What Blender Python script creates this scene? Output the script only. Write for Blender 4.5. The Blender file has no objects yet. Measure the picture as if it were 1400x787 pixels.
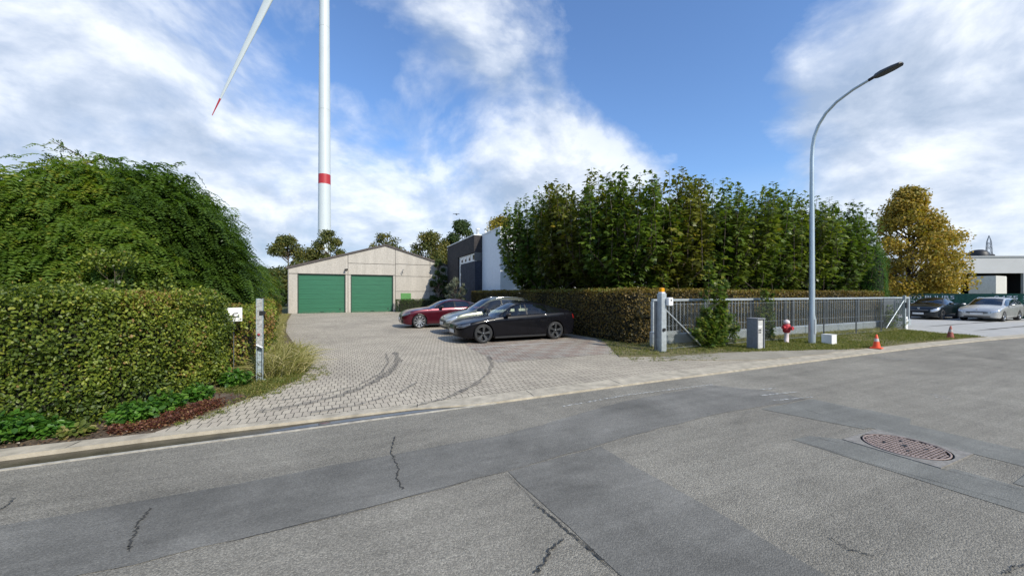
import bpy, math, random
import numpy as np
from mathutils import Vector, Matrix
random.seed(7); RNG = np.random.default_rng(11)
PI = math.pi
sc = bpy.context.scene
C = sc.collection

# ------------------------------------------------------------------ frame: s along the road, t away from it
TH = math.atan2(.41, .912); US, UT = math.cos(TH), math.sin(TH)
OX, OY = 0.0, 6.05
def P(s, t, z=0.0): return (OX + s*US - t*UT, OY + s*UT + t*US, z)

# ------------------------------------------------------------------ mesh helpers
def link(o, parent=None):
    C.objects.link(o)
    if parent is not None: o.parent = parent
    return o
def raw_mesh(name, V, F, smooth=False, tint=None):
    """V (N,3), F: array (M,k) of equal polygons"""
    V = np.asarray(V, dtype=np.float32); F = np.asarray(F, dtype=np.int32)
    me = bpy.data.meshes.new(name); m, k = F.shape
    me.vertices.add(len(V)); me.vertices.foreach_set('co', V.ravel())
    me.loops.add(m*k); me.loops.foreach_set('vertex_index', F.ravel())
    me.polygons.add(m)
    me.polygons.foreach_set('loop_start', np.arange(0, m*k, k, dtype=np.int32))
    me.polygons.foreach_set('loop_total', np.full(m, k, dtype=np.int32))
    if smooth: me.polygons.foreach_set('use_smooth', np.ones(m, dtype=bool))
    if tint is not None:
        a = me.attributes.new('tint', 'FLOAT', 'FACE'); a.data.foreach_set('value', np.asarray(tint, dtype=np.float32))
    me.update(calc_edges=True)
    return me
def obj(name, me, mat, parent=None):
    me.materials.append(mat); o = bpy.data.objects.new(name, me); return link(o, parent)
class MB:
    def __init__(s): s.V = []; s.F = []; s.S = []
    def add(s, V, F, smooth=False):
        n = len(s.V); s.V += [tuple(v) for v in V]; s.F += [tuple(i+n for i in f) for f in F]; s.S += [smooth]*len(F); return s
    def box(s, x0, x1, y0, y1, z0, z1, bev=0):
        if bev <= 0:
            V = [(x0,y0,z0),(x1,y0,z0),(x1,y1,z0),(x0,y1,z0),(x0,y0,z1),(x1,y0,z1),(x1,y1,z1),(x0,y1,z1)]
            return s.add(V, [(0,3,2,1),(4,5,6,7),(0,1,5,4),(1,2,6,5),(2,3,7,6),(3,0,4,7)])
        b = bev; V = []
        for z, i in ((z0,b),(z0+b,0),(z1-b,0),(z1,b)):
            for (x, y) in ((x0+b+i,y0+i),(x1-b-i,y0+i),(x1-i,y0+b+i),(x1-i,y1-b-i),(x1-b-i,y1-i),(x0+b+i,y1-i),(x0+i,y1-b-i),(x0+i,y0+b+i)):
                V.append((x, y, z))
        F = [tuple(range(7,-1,-1)), tuple(range(24,32))]
        for r in range(3):
            for k in range(8): F.append((r*8+k, r*8+(k+1)%8, r*8+8+(k+1)%8, r*8+8+k))
        return s.add(V, F)
    def prism(s, pts, z0, z1):
        n = len(pts); V = [(p[0],p[1],z0) for p in pts]+[(p[0],p[1],z1) for p in pts]
        F = [tuple(range(n-1,-1,-1)), tuple(range(n,2*n))]+[(i,(i+1)%n,n+(i+1)%n,n+i) for i in range(n)]
        return s.add(V, F)
    def slab(s, pts, axis, a0, a1):
        """polygon pts (p,q) extruded along axis ('x': (a,p,q); 'y': (p,a,q))"""
        n = len(pts); f = (lambda p, a: (a,p[0],p[1])) if axis == 'x' else (lambda p, a: (p[0],a,p[1]))
        V = [f(p,a0) for p in pts]+[f(p,a1) for p in pts]
        F = [tuple(range(n-1,-1,-1)), tuple(range(n,2*n))]+[(i,(i+1)%n,n+(i+1)%n,n+i) for i in range(n)]
        return s.add(V, F)
    def tube(s, pts, rad, n=10, cap=True, smooth=True):
        pts = [Vector(p) for p in pts]
        if not hasattr(rad, '__len__'): rad = [rad]*len(pts)
        V = []; prev = None
        for i, p in enumerate(pts):
            d = (pts[min(i+1,len(pts)-1)]-pts[max(i-1,0)]).normalized()
            if prev is None:
                a = d.cross(Vector((0,0,1)) if abs(d.z) < .9 else Vector((1,0,0))).normalized()
            else:
                a = (prev-d*prev.dot(d)).normalized()
            prev = a; b = d.cross(a)
            for k in range(n):
                an = 2*PI*k/n; V.append(p+(a*math.cos(an)+b*math.sin(an))*rad[i])
        F = [(i*n+k, i*n+(k+1)%n, (i+1)*n+(k+1)%n, (i+1)*n+k) for i in range(len(pts)-1) for k in range(n)]
        m = len(s.V); s.add(V, F, smooth)
        if cap:
            s.add(V[:n], [tuple(range(n-1,-1,-1))]); s.add(V[-n:], [tuple(range(n))])
        return s
    def lathe(s, prof, n=24, c=(0,0,0), axis='z', smooth=True, cap=True):
        """prof: (r, h)"""
        V = []
        for r, h in prof:
            for k in range(n):
                a = 2*PI*k/n; x, y = r*math.cos(a), r*math.sin(a)
                V.append({'z': (c[0]+x,c[1]+y,c[2]+h), 'y': (c[0]+x,c[1]+h,c[2]+y), 'x': (c[0]+h,c[1]+x,c[2]+y)}[axis])
        F = [(i*n+k, i*n+(k+1)%n, (i+1)*n+(k+1)%n, (i+1)*n+k) for i in range(len(prof)-1) for k in range(n)]
        m = len(s.V); s.add(V, F, smooth)
        if not cap: return s
        if prof[0][0] > 1e-4: s.add(V[:n], [tuple(range(n-1,-1,-1))])
        if prof[-1][0] > 1e-4: s.add(V[-n:], [tuple(range(n))])
        return s
    def mesh(s, name):
        me = bpy.data.meshes.new(name); me.from_pydata(s.V, [], s.F)
        me.polygons.foreach_set('use_smooth', s.S); me.update(); return me
    def build(s, name, mat, parent=None): return obj(name, s.mesh(name), mat, parent)
def tag(o, label=None, cat=None, group=None, kind=None):
    if label: o['label'] = label
    if cat: o['category'] = cat
    if group: o['group'] = group
    if kind: o['kind'] = kind
    return o
def thing(name, label, cat, s, t, z=0.0, rot=0.0, group=None):
    """Empty at the base of the thing, its x axis along the road"""
    o = bpy.data.objects.new(name, None); o.empty_display_size = .3; C.objects.link(o)
    o.location = P(s, t, z); o.rotation_euler = (0, 0, TH+rot)
    return tag(o, label, cat, group)
def frame(o): o.location = (OX, OY, 0); o.rotation_euler = (0, 0, TH); return o
def struct(name, mb, mat): return tag(frame(mb.build(name, mat)), kind='structure')
def copy_tree(o, parent=None):
    c = o.copy(); C.objects.link(c); c.parent = parent
    for ch in o.children: copy_tree(ch, c)
    return c

# ------------------------------------------------------------------ materials
class N:
    def __init__(s, name):
        s.m = bpy.data.materials.new(name); s.m.use_nodes = True; s.t = s.m.node_tree; s.n = s.t.nodes
        s.b = s.n['Principled BSDF']; s.out = s.n['Material Output']
    def add(s, kind, ins=None, **kw):
        n = s.n.new(kind)
        for k, v in kw.items(): setattr(n, k, v)
        for k, v in (ins or {}).items(): s.set(n, k, v)
        return n
    def set(s, n, k, v):
        i = n.inputs[k]
        if isinstance(v, bpy.types.NodeSocket): s.t.links.new(v, i)
        elif isinstance(v, bpy.types.Node): s.t.links.new(v.outputs[0], i)
        else: i.default_value = v
    def noise(s, scale, detail=3, rough=.55, vec=None, dist=0):
        n = s.add('ShaderNodeTexNoise', {'Scale': scale, 'Detail': detail, 'Roughness': rough, 'Distortion': dist})
        if vec is not None: s.set(n, 'Vector', vec)
        return n.outputs[0]
    def ramp(s, fac, stops):
        r = s.add('ShaderNodeValToRGB', {'Fac': fac}); e = r.color_ramp.elements
        while len(e) < len(stops): e.new(.5)
        for i, (p, c) in enumerate(stops):
            e[i].position = p; e[i].color = (c, c, c, 1) if not hasattr(c, '__len__') else (*c, 1)
        return r.outputs[0]
    def mix(s, f, a, b, mode='MIX'):
        n = s.add('ShaderNodeMix', data_type='RGBA', blend_type=mode)
        s.set(n, 0, f)
        for k, v in ((6, a), (7, b)): s.set(n, k, (*v, 1) if isinstance(v, tuple) and len(v) == 3 else v)
        return n.outputs[2]
    def math(s, op, a, b=0.0, c=None):
        n = s.add('ShaderNodeMath', operation=op); s.set(n, 0, a); s.set(n, 1, b)
        if c is not None: s.set(n, 2, c)
        return n.outputs[0]
    def obj(s): return s.add('ShaderNodeTexCoord').outputs['Object']
    def col(s, v): s.set(s.b, 'Base Color', (*v, 1) if isinstance(v, tuple) else v)
    def bump(s, h, strength=.3, dist=.01):
        b = s.add('ShaderNodeBump', {'Height': h, 'Strength': strength, 'Distance': dist}); s.set(s.b, 'Normal', b.outputs[0])
def plain(name, col, rough=.6, metal=0.0, var=.12, scale=6, coat=0, bump=0):
    n = N(name); v = n.obj(); f = n.noise(scale, 4, .6, v)
    lo = tuple(max(0, c*(1-var)) for c in col); hi = tuple(min(1, c*(1+var)) for c in col)
    n.col(n.ramp(f, [(.3, lo), (.7, hi)])); n.set(n.b, 'Roughness', rough); n.set(n.b, 'Metallic', metal)
    if coat: n.set(n.b, 'Coat Weight', coat); n.set(n.b, 'Coat Roughness', .04)
    if bump: n.bump(n.noise(scale*6, 3, .6, v), bump, .01)
    return n.m
def paint(name, col, metal=.0, rough=.35, flake=.1):
    n = N(name); v = n.obj(); f = n.noise(3, 3, .6, v)
    n.col(n.ramp(f, [(.35, tuple(c*(1-flake) for c in col)), (.65, tuple(min(1, c*(1+flake)) for c in col))]))
    n.set(n.b, 'Metallic', metal); n.set(n.b, 'Roughness', rough); n.set(n.b, 'Specular IOR Level', .1 if metal == 0 else .3); n.set(n.b, 'Coat Weight', .3 if max(col) < .02 else .7); n.set(n.b, 'Coat IOR', 1.42); n.set(n.b, 'Coat Roughness', .03)
    return n.m
def glass(name, tint=(.5, .55, .55), transp=.5):
    n = N(name); n.set(n.b, 'Base Color', (.01, .012, .015, 1)); n.set(n.b, 'Roughness', .03); n.set(n.b, 'Specular IOR Level', 1.0); n.set(n.b, 'Coat Weight', 1.0); n.set(n.b, 'Coat IOR', 1.7)
    tr = n.add('ShaderNodeBsdfTransparent', {'Color': (*tint, 1)})
    mx = n.add('ShaderNodeMixShader', {'Fac': transp}); n.set(mx, 1, n.b.outputs[0]); n.set(mx, 2, tr.outputs[0])
    n.set(n.out, 'Surface', mx.outputs[0]); return n.m
def leafmat(name, stops, rough=.5, trans=.3, spec=.4, vary=None):
    n = N(name); a = n.add('ShaderNodeAttribute', attribute_name='tint')
    c = n.ramp(a.outputs['Fac'], stops)
    if vary: c = n.mix(1., c, n.ramp(n.add('ShaderNodeObjectInfo').outputs['Random'], vary), 'MULTIPLY')
    n.col(c); n.set(n.b, 'Roughness', rough); n.set(n.b, 'Specular IOR Level', spec)
    br = n.mix(1.0, c, (1.5, 1.6, .7), 'MULTIPLY')
    t = n.add('ShaderNodeBsdfTranslucent'); n.set(t, 'Color', br)
    mx = n.add('ShaderNodeMixShader', {'Fac': trans}); n.set(mx, 1, n.b.outputs[0]); n.set(mx, 2, t.outputs[0])
    n.set(n.out, 'Surface', mx.outputs[0]); return n.m

def asphalt(name, base, grain=1.0, patch=.12, tone=(1, 1, 1)):
    n = N(name); v = n.obj()
    vo = n.add('ShaderNodeTexVoronoi', {'Vector': v, 'Scale': 105.0})
    sp = n.ramp(vo.outputs['Color'], [(.1, .68), (.55, 1.0), (.93, 1.42)])
    f = n.noise(160, 2, .7, v); g = n.ramp(f, [(.3, .6), (.7, 1.35)])
    wide = n.ramp(n.noise(.7, 5, .6, v, .6), [(.3, 1-patch), (.7, 1+patch)])
    st = n.add('ShaderNodeMapping', {'Vector': v, 'Scale': (.5, 5, 1)})
    streak = n.ramp(n.noise(1.2, 4, .65, st), [(.35, .9), (.7, 1.12)])
    c = n.mix(grain, (1., 1., 1.), sp, 'MIX'); c = n.mix(grain*.7, c, n.mix(1., c, g, 'MULTIPLY'))
    c = n.mix(1., c, tuple(base*k for k in tone), 'MULTIPLY'); c = n.mix(1., c, wide, 'MULTIPLY'); c = n.mix(1., c, streak, 'MULTIPLY')
    blot = n.ramp(n.noise(.33, 6, .68, v, 1.2), [(.36, .84), (.5, 1.0), (.64, 1.12)]); c = n.mix(1., c, blot, 'MULTIPLY')
    stain = n.ramp(n.noise(1.7, 6, .7, v, .5), [(.60, 1.0), (.74, .78)]); c = n.mix(1., c, stain, 'MULTIPLY')
    scr = n.add('ShaderNodeMapping', {'Vector': v, 'Scale': (3.0, 40, 1), 'Rotation': (0, 0, .12)}); sc_ = n.ramp(n.noise(1.0, 4, .8, scr), [(.62, 0.), (.74, .28)])
    c = n.mix(sc_, c, (.42, .40, .36))
    n.col(c); n.set(n.b, 'Roughness', .82); n.set(n.b, 'Specular IOR Level', .35)
    n.bump(n.math('ADD', n.math('MULTIPLY', vo.outputs['Distance'], -1.0), n.math('MULTIPLY', f, .6)), .55*grain, .012)
    return n.m
def pavers(name, c1, c2, mortar, bw=.107, bh=.215, checker=None, moss=.3):
    n = N(name); v = n.obj()
    warp = n.add('ShaderNodeVectorMath', {0: v, 1: n.add('ShaderNodeVectorMath', {0: n.add('ShaderNodeTexNoise', {'Vector': v, 'Scale': 2.0}).outputs['Color'], 1: (.5, .5, .5)}, operation='SUBTRACT').outputs[0], 2: (.018, .018, 0)}, operation='MULTIPLY_ADD')
    n.set(warp, 0, n.add('ShaderNodeVectorMath', {0: n.add('ShaderNodeTexNoise', {'Vector': v, 'Scale': 1.3}).outputs['Color'], 1: (.5, .5, .5)}, operation='SUBTRACT').outputs[0])
    n.set(warp, 1, (.05, .05, 0)); n.set(warp, 2, v)
    br = n.add('ShaderNodeTexBrick', {'Vector': warp.outputs[0], 'Color1': (*c1, 1), 'Color2': (*c2, 1), 'Mortar': (*mortar, 1), 'Scale': 1.0, 'Mortar Size': .0065, 'Mortar Smooth': .25, 'Bias': 0.0, 'Brick Width': bw, 'Row Height': bh}, offset=.5)
    c = br.outputs['Color']
    if checker:
        ck = n.add('ShaderNodeTexChecker', {'Vector': v, 'Scale': 2.33, 'Color1': (1, 1, 1, 1), 'Color2': (*checker, 1)})
        c = n.mix(.9, c, ck.outputs['Color'], 'MULTIPLY')
    c = n.mix(1., c, n.ramp(n.noise(.45, 5, .62, v, .4), [(.3, .78), (.7, 1.14)]), 'MULTIPLY')
    c = n.mix(1., c, n.ramp(n.noise(38, 3, .7, v), [(.3, .86), (.7, 1.1)]), 'MULTIPLY')
    mo = n.math('MULTIPLY', n.ramp(n.noise(.9, 5, .65, v), [(.52, 0.), (.72, 1.)]), n.math('MULTIPLY', br.outputs['Fac'], moss*2))
    c = n.mix(mo, c, (.07, .085, .03))
    n.col(c); n.set(n.b, 'Roughness', .85)
    n.bump(n.math('ADD', n.math('MULTIPLY', br.outputs['Fac'], -1.0), n.math('MULTIPLY', n.noise(60, 3, .6, v), .25)), .6, .008)
    return n.m
def soil(name, stops, scale=3.0, bump=.6):
    n = N(name); v = n.obj(); f = n.math('ADD', n.math('MULTIPLY', n.noise(scale, 6, .7, v), .6), n.math('MULTIPLY', n.noise(scale*18, 3, .7, v), .4))
    n.col(n.ramp(f, stops)); n.set(n.b, 'Roughness', .95); n.bump(n.noise(45, 4, .7, v), bump, .02); return n.m

M = {}
M['asphalt'] = asphalt('asphalt', .225, 1.0, .14, (1.09, 1.01, .83))
M['asphalt_smooth'] = asphalt('smooth_asphalt', .172, .6, .30, (1.04, 1., .88))
M['asphalt_strip'] = asphalt('strip_asphalt', .19, .5, .18, (1.02, 1.01, .89))
M['paver'] = pavers('clay_paver', (.49, .43, .33), (.41, .355, .275), (.09, .08, .06))
M['paver_bay'] = pavers('bay_paver', (.40, .355, .29), (.34, .295, .245), (.11, .10, .085), checker=(.90, .80, .77))
M['kerb'] = plain('kerb_concrete', (.43, .38, .29), .85, 0, .28, 5, bump=.4)
M['concrete'] = plain('yard_concrete', (.42, .41, .38), .8, 0, .12, 2, bump=.3)
M['gutter'] = plain('wet_gutter', (.06, .052, .035), .35, 0, .5, 4, bump=.25)
M['puddle'] = plain('puddle_water', (.05, .055, .06), .03, 0, .1)
M['line'] = plain('road_paint', (.38, .36, .31), .8, 0, .3, 9)
M['crack'] = plain('crack_filler', (.045, .044, .040), .95)
M['soil'] = soil('soil', [(.3, (.035, .025, .017)), (.5, (.10, .07, .045)), (.7, (.24, .19, .13))])
M['verge'] = soil('verge_earth', [(.35, (.09, .085, .03)), (.5, (.15, .13, .055)), (.68, (.20, .16, .09))])
M['sand'] = soil('sandy_strip', [(.3, (.17, .15, .11)), (.5, (.30, .27, .21)), (.7, (.40, .36, .28))], 1.4, .4)
M['field'] = soil('field', [(.35, (.05, .07, .02)), (.65, (.10, .11, .04))], .3)
M['galv'] = plain('galvanised_steel', (.50, .545, .56), .45, .55, .16, 9)
M['galv_dark'] = plain('weathered_steel', (.16, .175, .185), .5, .5, .2, 9)
M['white'] = plain('white_plaster', (.78, .80, .82), .8, 0, .04, 3)
M['whitepaint'] = plain('white_paint', (.78, .78, .76), .45, 0, .07, 6)
M['black'] = plain('black_plastic', (.012, .012, .013), .5)
M['rubber'] = plain('tyre_rubber', (.022, .022, .023), .8, bump=.2)
M['bark'] = plain('bark', (.13, .10, .075), .9, 0, .35, 12, bump=.8)
M['darkbark'] = plain('dark_bark', (.06, .045, .033), .9, 0, .35, 12, bump=.8)
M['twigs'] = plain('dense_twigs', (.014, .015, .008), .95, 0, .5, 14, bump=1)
M['rust'] = plain('rusty_iron', (.30, .235, .21), .85, .05, .3, 14, bump=.4)

# ------------------------------------------------------------------ foliage
def norm(a): return a/np.maximum(np.linalg.norm(a, axis=-1, keepdims=True), 1e-9)
DIAMOND = np.array([[0,0,0],[.45,.33,.10],[1,0,-.05],[.45,-.33,.10]]), np.array([[0,1,2,3]])
OVAL = np.array([[0,0,0],[.3,.3,.06],[.72,.27,.05],[1,0,-.06],[.72,-.27,.05],[.3,-.3,.06]]), np.array([[0,1,2,3],[0,3,4,5]])
PLANE = (np.array([[0,0,.02],[.42,.30,.04],[1.0,0,-.10],[.42,-.30,.04],[.02,.50,-.04],[.66,.60,-.10],[.02,-.50,-.04],[.66,-.60,-.10]]),
         np.array([[0,1,2,3],[0,4,5,1],[0,3,7,6]]))
NARROW = np.array([[0,0,0],[.5,.13,.03],[1,0,-.03],[.5,-.13,.03]]), np.array([[0,1,2,3]])
BLADE = np.array([[0,.035,0],[0,-.035,0],[.55,-.028,.05],[.55,.028,.05]]), np.array([[0,1,2,3]])
def leaves(name, cen, axis, nrm, size, shape, mat, parent=None, tint=None):
    L, F = shape; n = len(cen); size = np.broadcast_to(size, (n,))
    a = norm(axis); b = norm(np.cross(nrm, a)); w = np.cross(a, b)
    V = cen[:,None,:]+size[:,None,None]*(L[None,:,0:1]*a[:,None,:]+L[None,:,1:2]*b[:,None,:]+L[None,:,2:3]*w[:,None,:])
    k = len(L); FF = (F[None]+(np.arange(n)*k)[:,None,None]).reshape(-1, F.shape[1])
    if tint is None: tint = RNG.random(n)
    return obj(name, raw_mesh(name, V.reshape(-1,3), FF, False, np.repeat(tint, len(F))), mat, parent)
def rnd(n): return RNG.normal(size=(n,3))
def fnoise(p, sc, seed=0):
    """cheap smooth 3d noise in -1..1 by summed sines"""
    r = np.random.default_rng(seed); o = np.zeros(len(p))
    for k in range(6):
        d = r.normal(size=3); d /= np.linalg.norm(d); o += np.sin(p@d*sc*(1+.45*k)+r.random()*6.28)/(1+.35*k)
    return o/2.6
def surface_foliage(name, faces, dens, size, mat, parent, shape=DIAMOND, depth=.12, rough=.08, up=.3, clump=3.0, seed=1, lean=.7, tbias=None):
    """faces: list of (origin, eu, ev, normal) rectangles in local coordinates"""
    cs, ns = [], []
    for o, eu, ev, nn in faces:
        o, eu, ev, nn = map(np.array, (o, eu, ev, nn)); A = np.linalg.norm(np.cross(eu, ev)); n = int(A*dens)
        p = o+RNG.random((n,1))*eu+RNG.random((n,1))*ev
        cs.append(p); ns.append(np.repeat(nn[None].astype(float), n, 0))
    p = np.vstack(cs); nn = np.vstack(ns); n = len(p)
    bmp = fnoise(p, clump, seed)*rough+fnoise(p, clump*3.1, seed+1)*rough*.5
    p = p+nn*(bmp-RNG.random(n)**1.5*depth)[:,None]
    nr = norm(nn*lean+rnd(n)*.55+np.array([0,0,up])); ax = rnd(n)+np.array([0,0,-.5])
    sz = size*RNG.uniform(.65,1.3,n)
    tn = np.clip(.5+.28*fnoise(p, clump*.8, seed+5)+RNG.normal(size=n)*.2, 0, 1)
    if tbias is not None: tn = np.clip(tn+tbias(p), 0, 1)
    return leaves(name, p, ax, nr, sz, shape, mat, parent, tn)
M['hornbeam'] = leafmat('hornbeam_leaf', [(0, (.034, .060, .010)), (.35, (.090, .135, .018)), (.68, (.19, .24, .028)), (.9, (.34, .36, .055)), (1, (.28, .17, .06))], .45, .3)
M['beech'] = leafmat('beech_leaf', [(0, (.05, .045, .012)), (.3, (.12, .085, .020)), (.6, (.20, .13, .028)), (.85, (.27, .21, .04)), (1, (.15, .19, .03))], .55, .25)
M['locust'] = leafmat('locust_leaf', [(0, (.038, .072, .012)), (.45, (.085, .15, .022)), (.8, (.15, .225, .032)), (1, (.26, .26, .035))], .45, .38)
M['plane'] = leafmat('plane_leaf', [(0, (.045, .074, .012)), (.5, (.10, .15, .020)), (.85, (.18, .235, .03)), (1, (.24, .23, .03))], .4, .28, .5, [(0, (1.25,.90,.9)), (.3, (1.,1.,1.)), (.7, (.88,.95,1.)), (1, (1.22,1.15,1.))])
M['bgleaf'] = leafmat('autumn_olive_leaf', [(0, (.05, .07, .018)), (.5, (.12, .13, .028)), (1, (.26, .20, .04))], .6, .3)
M['bgdark'] = leafmat('deep_green_leaf', [(0, (.025, .05, .014)), (.6, (.06, .095, .022)), (1, (.12, .14, .03))], .6, .3)
M['bgyellow'] = leafmat('yellow_leaf', [(0, (.12, .11, .02)), (.5, (.32, .26, .03)), (1, (.45, .33, .04))], .6, .3)
M['amber'] = leafmat('amber_leaf', [(0, (.15, .14, .025)), (.4, (.32, .24, .033)), (.7, (.46, .29, .04)), (1, (.24, .26, .05))], .6, .3)
M['thuja'] = leafmat('thuja_leaf', [(0, (.03, .09, .012)), (1, (.08, .19, .02))], .6, .2)
M['olive'] = leafmat('olive_leaf', [(0, (.10, .115, .075)), (1, (.25, .27, .19))], .5, .2)
M['nettle'] = leafmat('nettle_leaf', [(0, (.03, .085, .012)), (.6, (.075, .19, .02)), (1, (.15, .28, .04))], .45, .35)
M['redplant'] = leafmat('red_leaf', [(0, (.05, .02, .012)), (.6, (.15, .045, .03)), (1, (.22, .13, .045))], .6, .2)
M['grass'] = leafmat('grass_blade', [(0, (.06, .09, .015)), (.5, (.15, .18, .03)), (.8, (.25, .23, .06)), (1, (.34, .28, .12))], .6, .3)
M['drygrass'] = leafmat('dry_grass_blade', [(0, (.12, .14, .03)), (.5, (.30, .28, .08)), (1, (.52, .45, .25))], .6, .3)
M['vine'] = leafmat('vine_leaf', [(0, (.03, .06, .010)), (.5, (.08, .14, .02)), (.85, (.16, .21, .03)), (1, (.26, .26, .05))], .45, .35)

# =================================================================== THE SETTING
def sheet(name, pts, z, mat, thick=0):
    m = MB()
    if thick: m.prism(pts, z-thick, z)
    else: m.add([(p[0],p[1],z) for p in pts], [tuple(range(len(pts)))])
    return struct(name, m, mat)
m = MB(); m.add([(-1500,-1500,-.03),(1500,-1500,-.03),(1500,1500,-.03),(-1500,1500,-.03)], [(0,1,2,3)]); struct('ground', m, M['field'])
sheet('road', [(-120,-13),(160,-13),(160,-.25),(60,-.25),(24,-.55),(20,-.22),(14,-.06),(3,-.03),(-6,-.10),(-120,-.5)], 0, M['asphalt'])
def wob(a, b, n, amp, seed):
    r = random.Random(seed); return [(a[0]+(b[0]-a[0])*i/n+r.uniform(-amp, amp), a[1]+(b[1]-a[1])*i/n+r.uniform(-amp, amp)) for i in range(n)]
def wpoly(pts, amp=.012, seed=1):
    o = []
    for i, p in enumerate(pts):
        q = pts[(i+1) % len(pts)]; d = math.dist(p, q); o += wob(p, q, max(1, int(d/.25)), amp, seed+i)
    return o
sheet('asphalt_trench_patch', wpoly([(-14,-2.36),(-4,-2.34),(-2.3,-2.29),(-1.06,-2.17),(.2,-2.05),(1.3,-1.93),(2.75,-1.84),(4.5,-1.95),(4.45,-1.4),(3.9,-.64),(1.6,-.8),(-.6,-1.3),(-2.4,-1.34),(-5,-1.42),(-14,-1.5)], .02), .004, M['asphalt_smooth'])
sheet('asphalt_square_patch', wpoly([(-1.03,-2.20),(.16,-2.09),(.22,-3.2),(.32,-6.5),(-.75,-6.5),(-.93,-3.7)], .015, 5), .005, M['asphalt_smooth'])
sheet('asphalt_side_strip', wpoly([(3.25,-1.97),(4.57,-1.97),(4.6,-2.6),(4.68,-2.62),(4.72,-3.1),(4.4,-3.2),(4.42,-6.5),(3.78,-6.5),(3.76,-3.05),(3.62,-3.04)], .008, 9), .004, M['asphalt_strip'])
sheet('asphalt_narrow_strip', wpoly([(2.4,-2.86),(2.72,-2.88),(2.93,-3.08),(2.93,-3.95),(3.06,-3.97),(3.1,-6.5),(2.6,-6.5),(2.42,-3.9)], .008, 13), .004, M['asphalt_strip'])
sheet('asphalt_cross_strip', wpoly([(3.12,-4.3),(3.76,-4.28),(3.76,-6.4),(3.14,-6.4)], .01, 15), .0045, M['asphalt_strip'])
def ribbon(m, pts, w, z, jag=0, seed=0, n=10):
    r = random.Random(seed); P2 = []
    for i in range(len(pts)-1):
        for k in range(n):
            f = k/n; P2.append((pts[i][0]*(1-f)+pts[i+1][0]*f+r.uniform(-jag, jag), pts[i][1]*(1-f)+pts[i+1][1]*f+r.uniform(-jag, jag)))
    P2.append(pts[-1]); V = []
    for i, p in enumerate(P2):
        a = P2[max(i-1, 0)]; b = P2[min(i+1, len(P2)-1)]; dx, dy = b[0]-a[0], b[1]-a[1]; l = math.hypot(dx, dy) or 1
        ww = w*(r.uniform(.35, 1.2) if jag else 1)*(1 if 0 < i < len(P2)-1 or not jag else .1)
        V += [(p[0]-dy/l*ww/2, p[1]+dx/l*ww/2, z), (p[0]+dy/l*ww/2, p[1]-dx/l*ww/2, z)]
    m.add(V, [(2*i, 2*i+1, 2*i+3, 2*i+2) for i in range(len(P2)-1)]); return m
def GP(x, y):
    Y = 505*1.75/(y-401.); X = (x-700)/505*Y; dx, dy = X-OX, Y-OY
    return (dx*US+dy*UT, -dx*UT+dy*US)
m = MB()
for k, pl in enumerate([[(540,596),(534,618),(545,640),(541,655),(552,670)], [(206,695),(190,715),(180,738),(174,756)], [(730,690),(752,705),(772,724),(800,745),(826,767)], [(772,736),(752,752),(744,770),(731,786)], [(20,680),(8,692),(-6,700)], [(1372,787),(1385,778),(1405,772)],[(1135,735),(1160,752),(1195,760)]]):
    ribbon(m, [GP(*p) for p in pl], .014 if k < 4 else .009, .010, .014, k, 14)
struct('road_cracks', m, M['crack'])
m = MB()
for k, pl in enumerate([[(1088,601),(1200,637),(1400,691)], [(1112,598),(1150,606)], [(1098,559),(1165,580),(1195,588)], [(1285,641),(1330,652),(1400,671)],[(1325,622),(1365,633),(1400,640)],[(690,645),(745,700),(845,787)],[(300,745),(500,695),(690,645)]]):
    ribbon(m, [GP(*p) for p in pl], .006, .0095, .003, k+20, 8)
struct('patch_joints', m, M['crack'])
# kerb, gutter, markings
R1 = [(-40,.62),(-6,.46),(-4.6,.38),(-3.1,.30),(-2.2,.34),(-.6,.38),(1.7,.41),(3.7,.49),(7.5,.49),(11,.48),(15.4,.42),(19.3,.22),(22,.0),(24,-.12),(60,.15),(160,.15)]
R3 = [(-40,-.30),(-6,-.13),(-4.6,-.09),(-3.1,-.09),(-2.2,-.07),(-.6,-.06),(1.7,-.03),(3.7,-.02),(7.5,-.02),(11,-.03),(15.4,-.09),(19.3,-.24),(22,-.47),(24,-.57),(60,-.25),(160,-.25)]
def lerp(R, s):
    for a, b in zip(R, R[1:]):
        if a[0] <= s <= b[0]: return a[1]+(b[1]-a[1])*(s-a[0])/(b[0]-a[0])
    return R[-1][1]
def band(name, f0, f1, s0, s1, z0, z1, mat, step=.5, skirt=True):
    m = MB(); n = max(2, int((s1-s0)/step)); V = []
    for i in range(n+1):
        s = s0+(s1-s0)*i/n; zz = z0(s) if callable(z0) else z0; z2 = z1(s) if callable(z1) else z1
        V += [(s, f0(s), zz-.05), (s, f0(s), zz), (s, f1(s), z2), (s, f1(s), z2-.05)]
    F = []
    for i in range(n):
        a = 4*i; b = a+4; F += [(a, b, b+1, a+1), (a+1, b+1, b+2, a+2), (a+2, b+2, b+3, a+3)]
    m.add(V, F); return struct(name, m, mat)
zk = lambda s: .03+.025*max(0, min(1, (-1.2-s)/3))
half = lambda s: lerp(R3, s)+(.29 if s < -4.5 else .29-.03*(s+4.5) if s < -1.5 else max(0, .20*(1-(s+1.5)/.9)))
band('kerb', half, lambda s: lerp(R1, s), -40, 60, zk, zk, M['kerb'], .3)
band('gutter', lambda s: lerp(R3, s)+.03, lambda s: half(s)-.002, -40, -.75, .006, .008, M['gutter'], .15)
band('puddle', lambda s: lerp(R3, s)+.05, lambda s: lerp(R3, s)+.05+.14*math.sin(PI*min(1, max(0, (s+3.4)/2.4)))**.5+.001, -3.4, -1.0, .0125, .0125, M['puddle'], .1)

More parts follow.
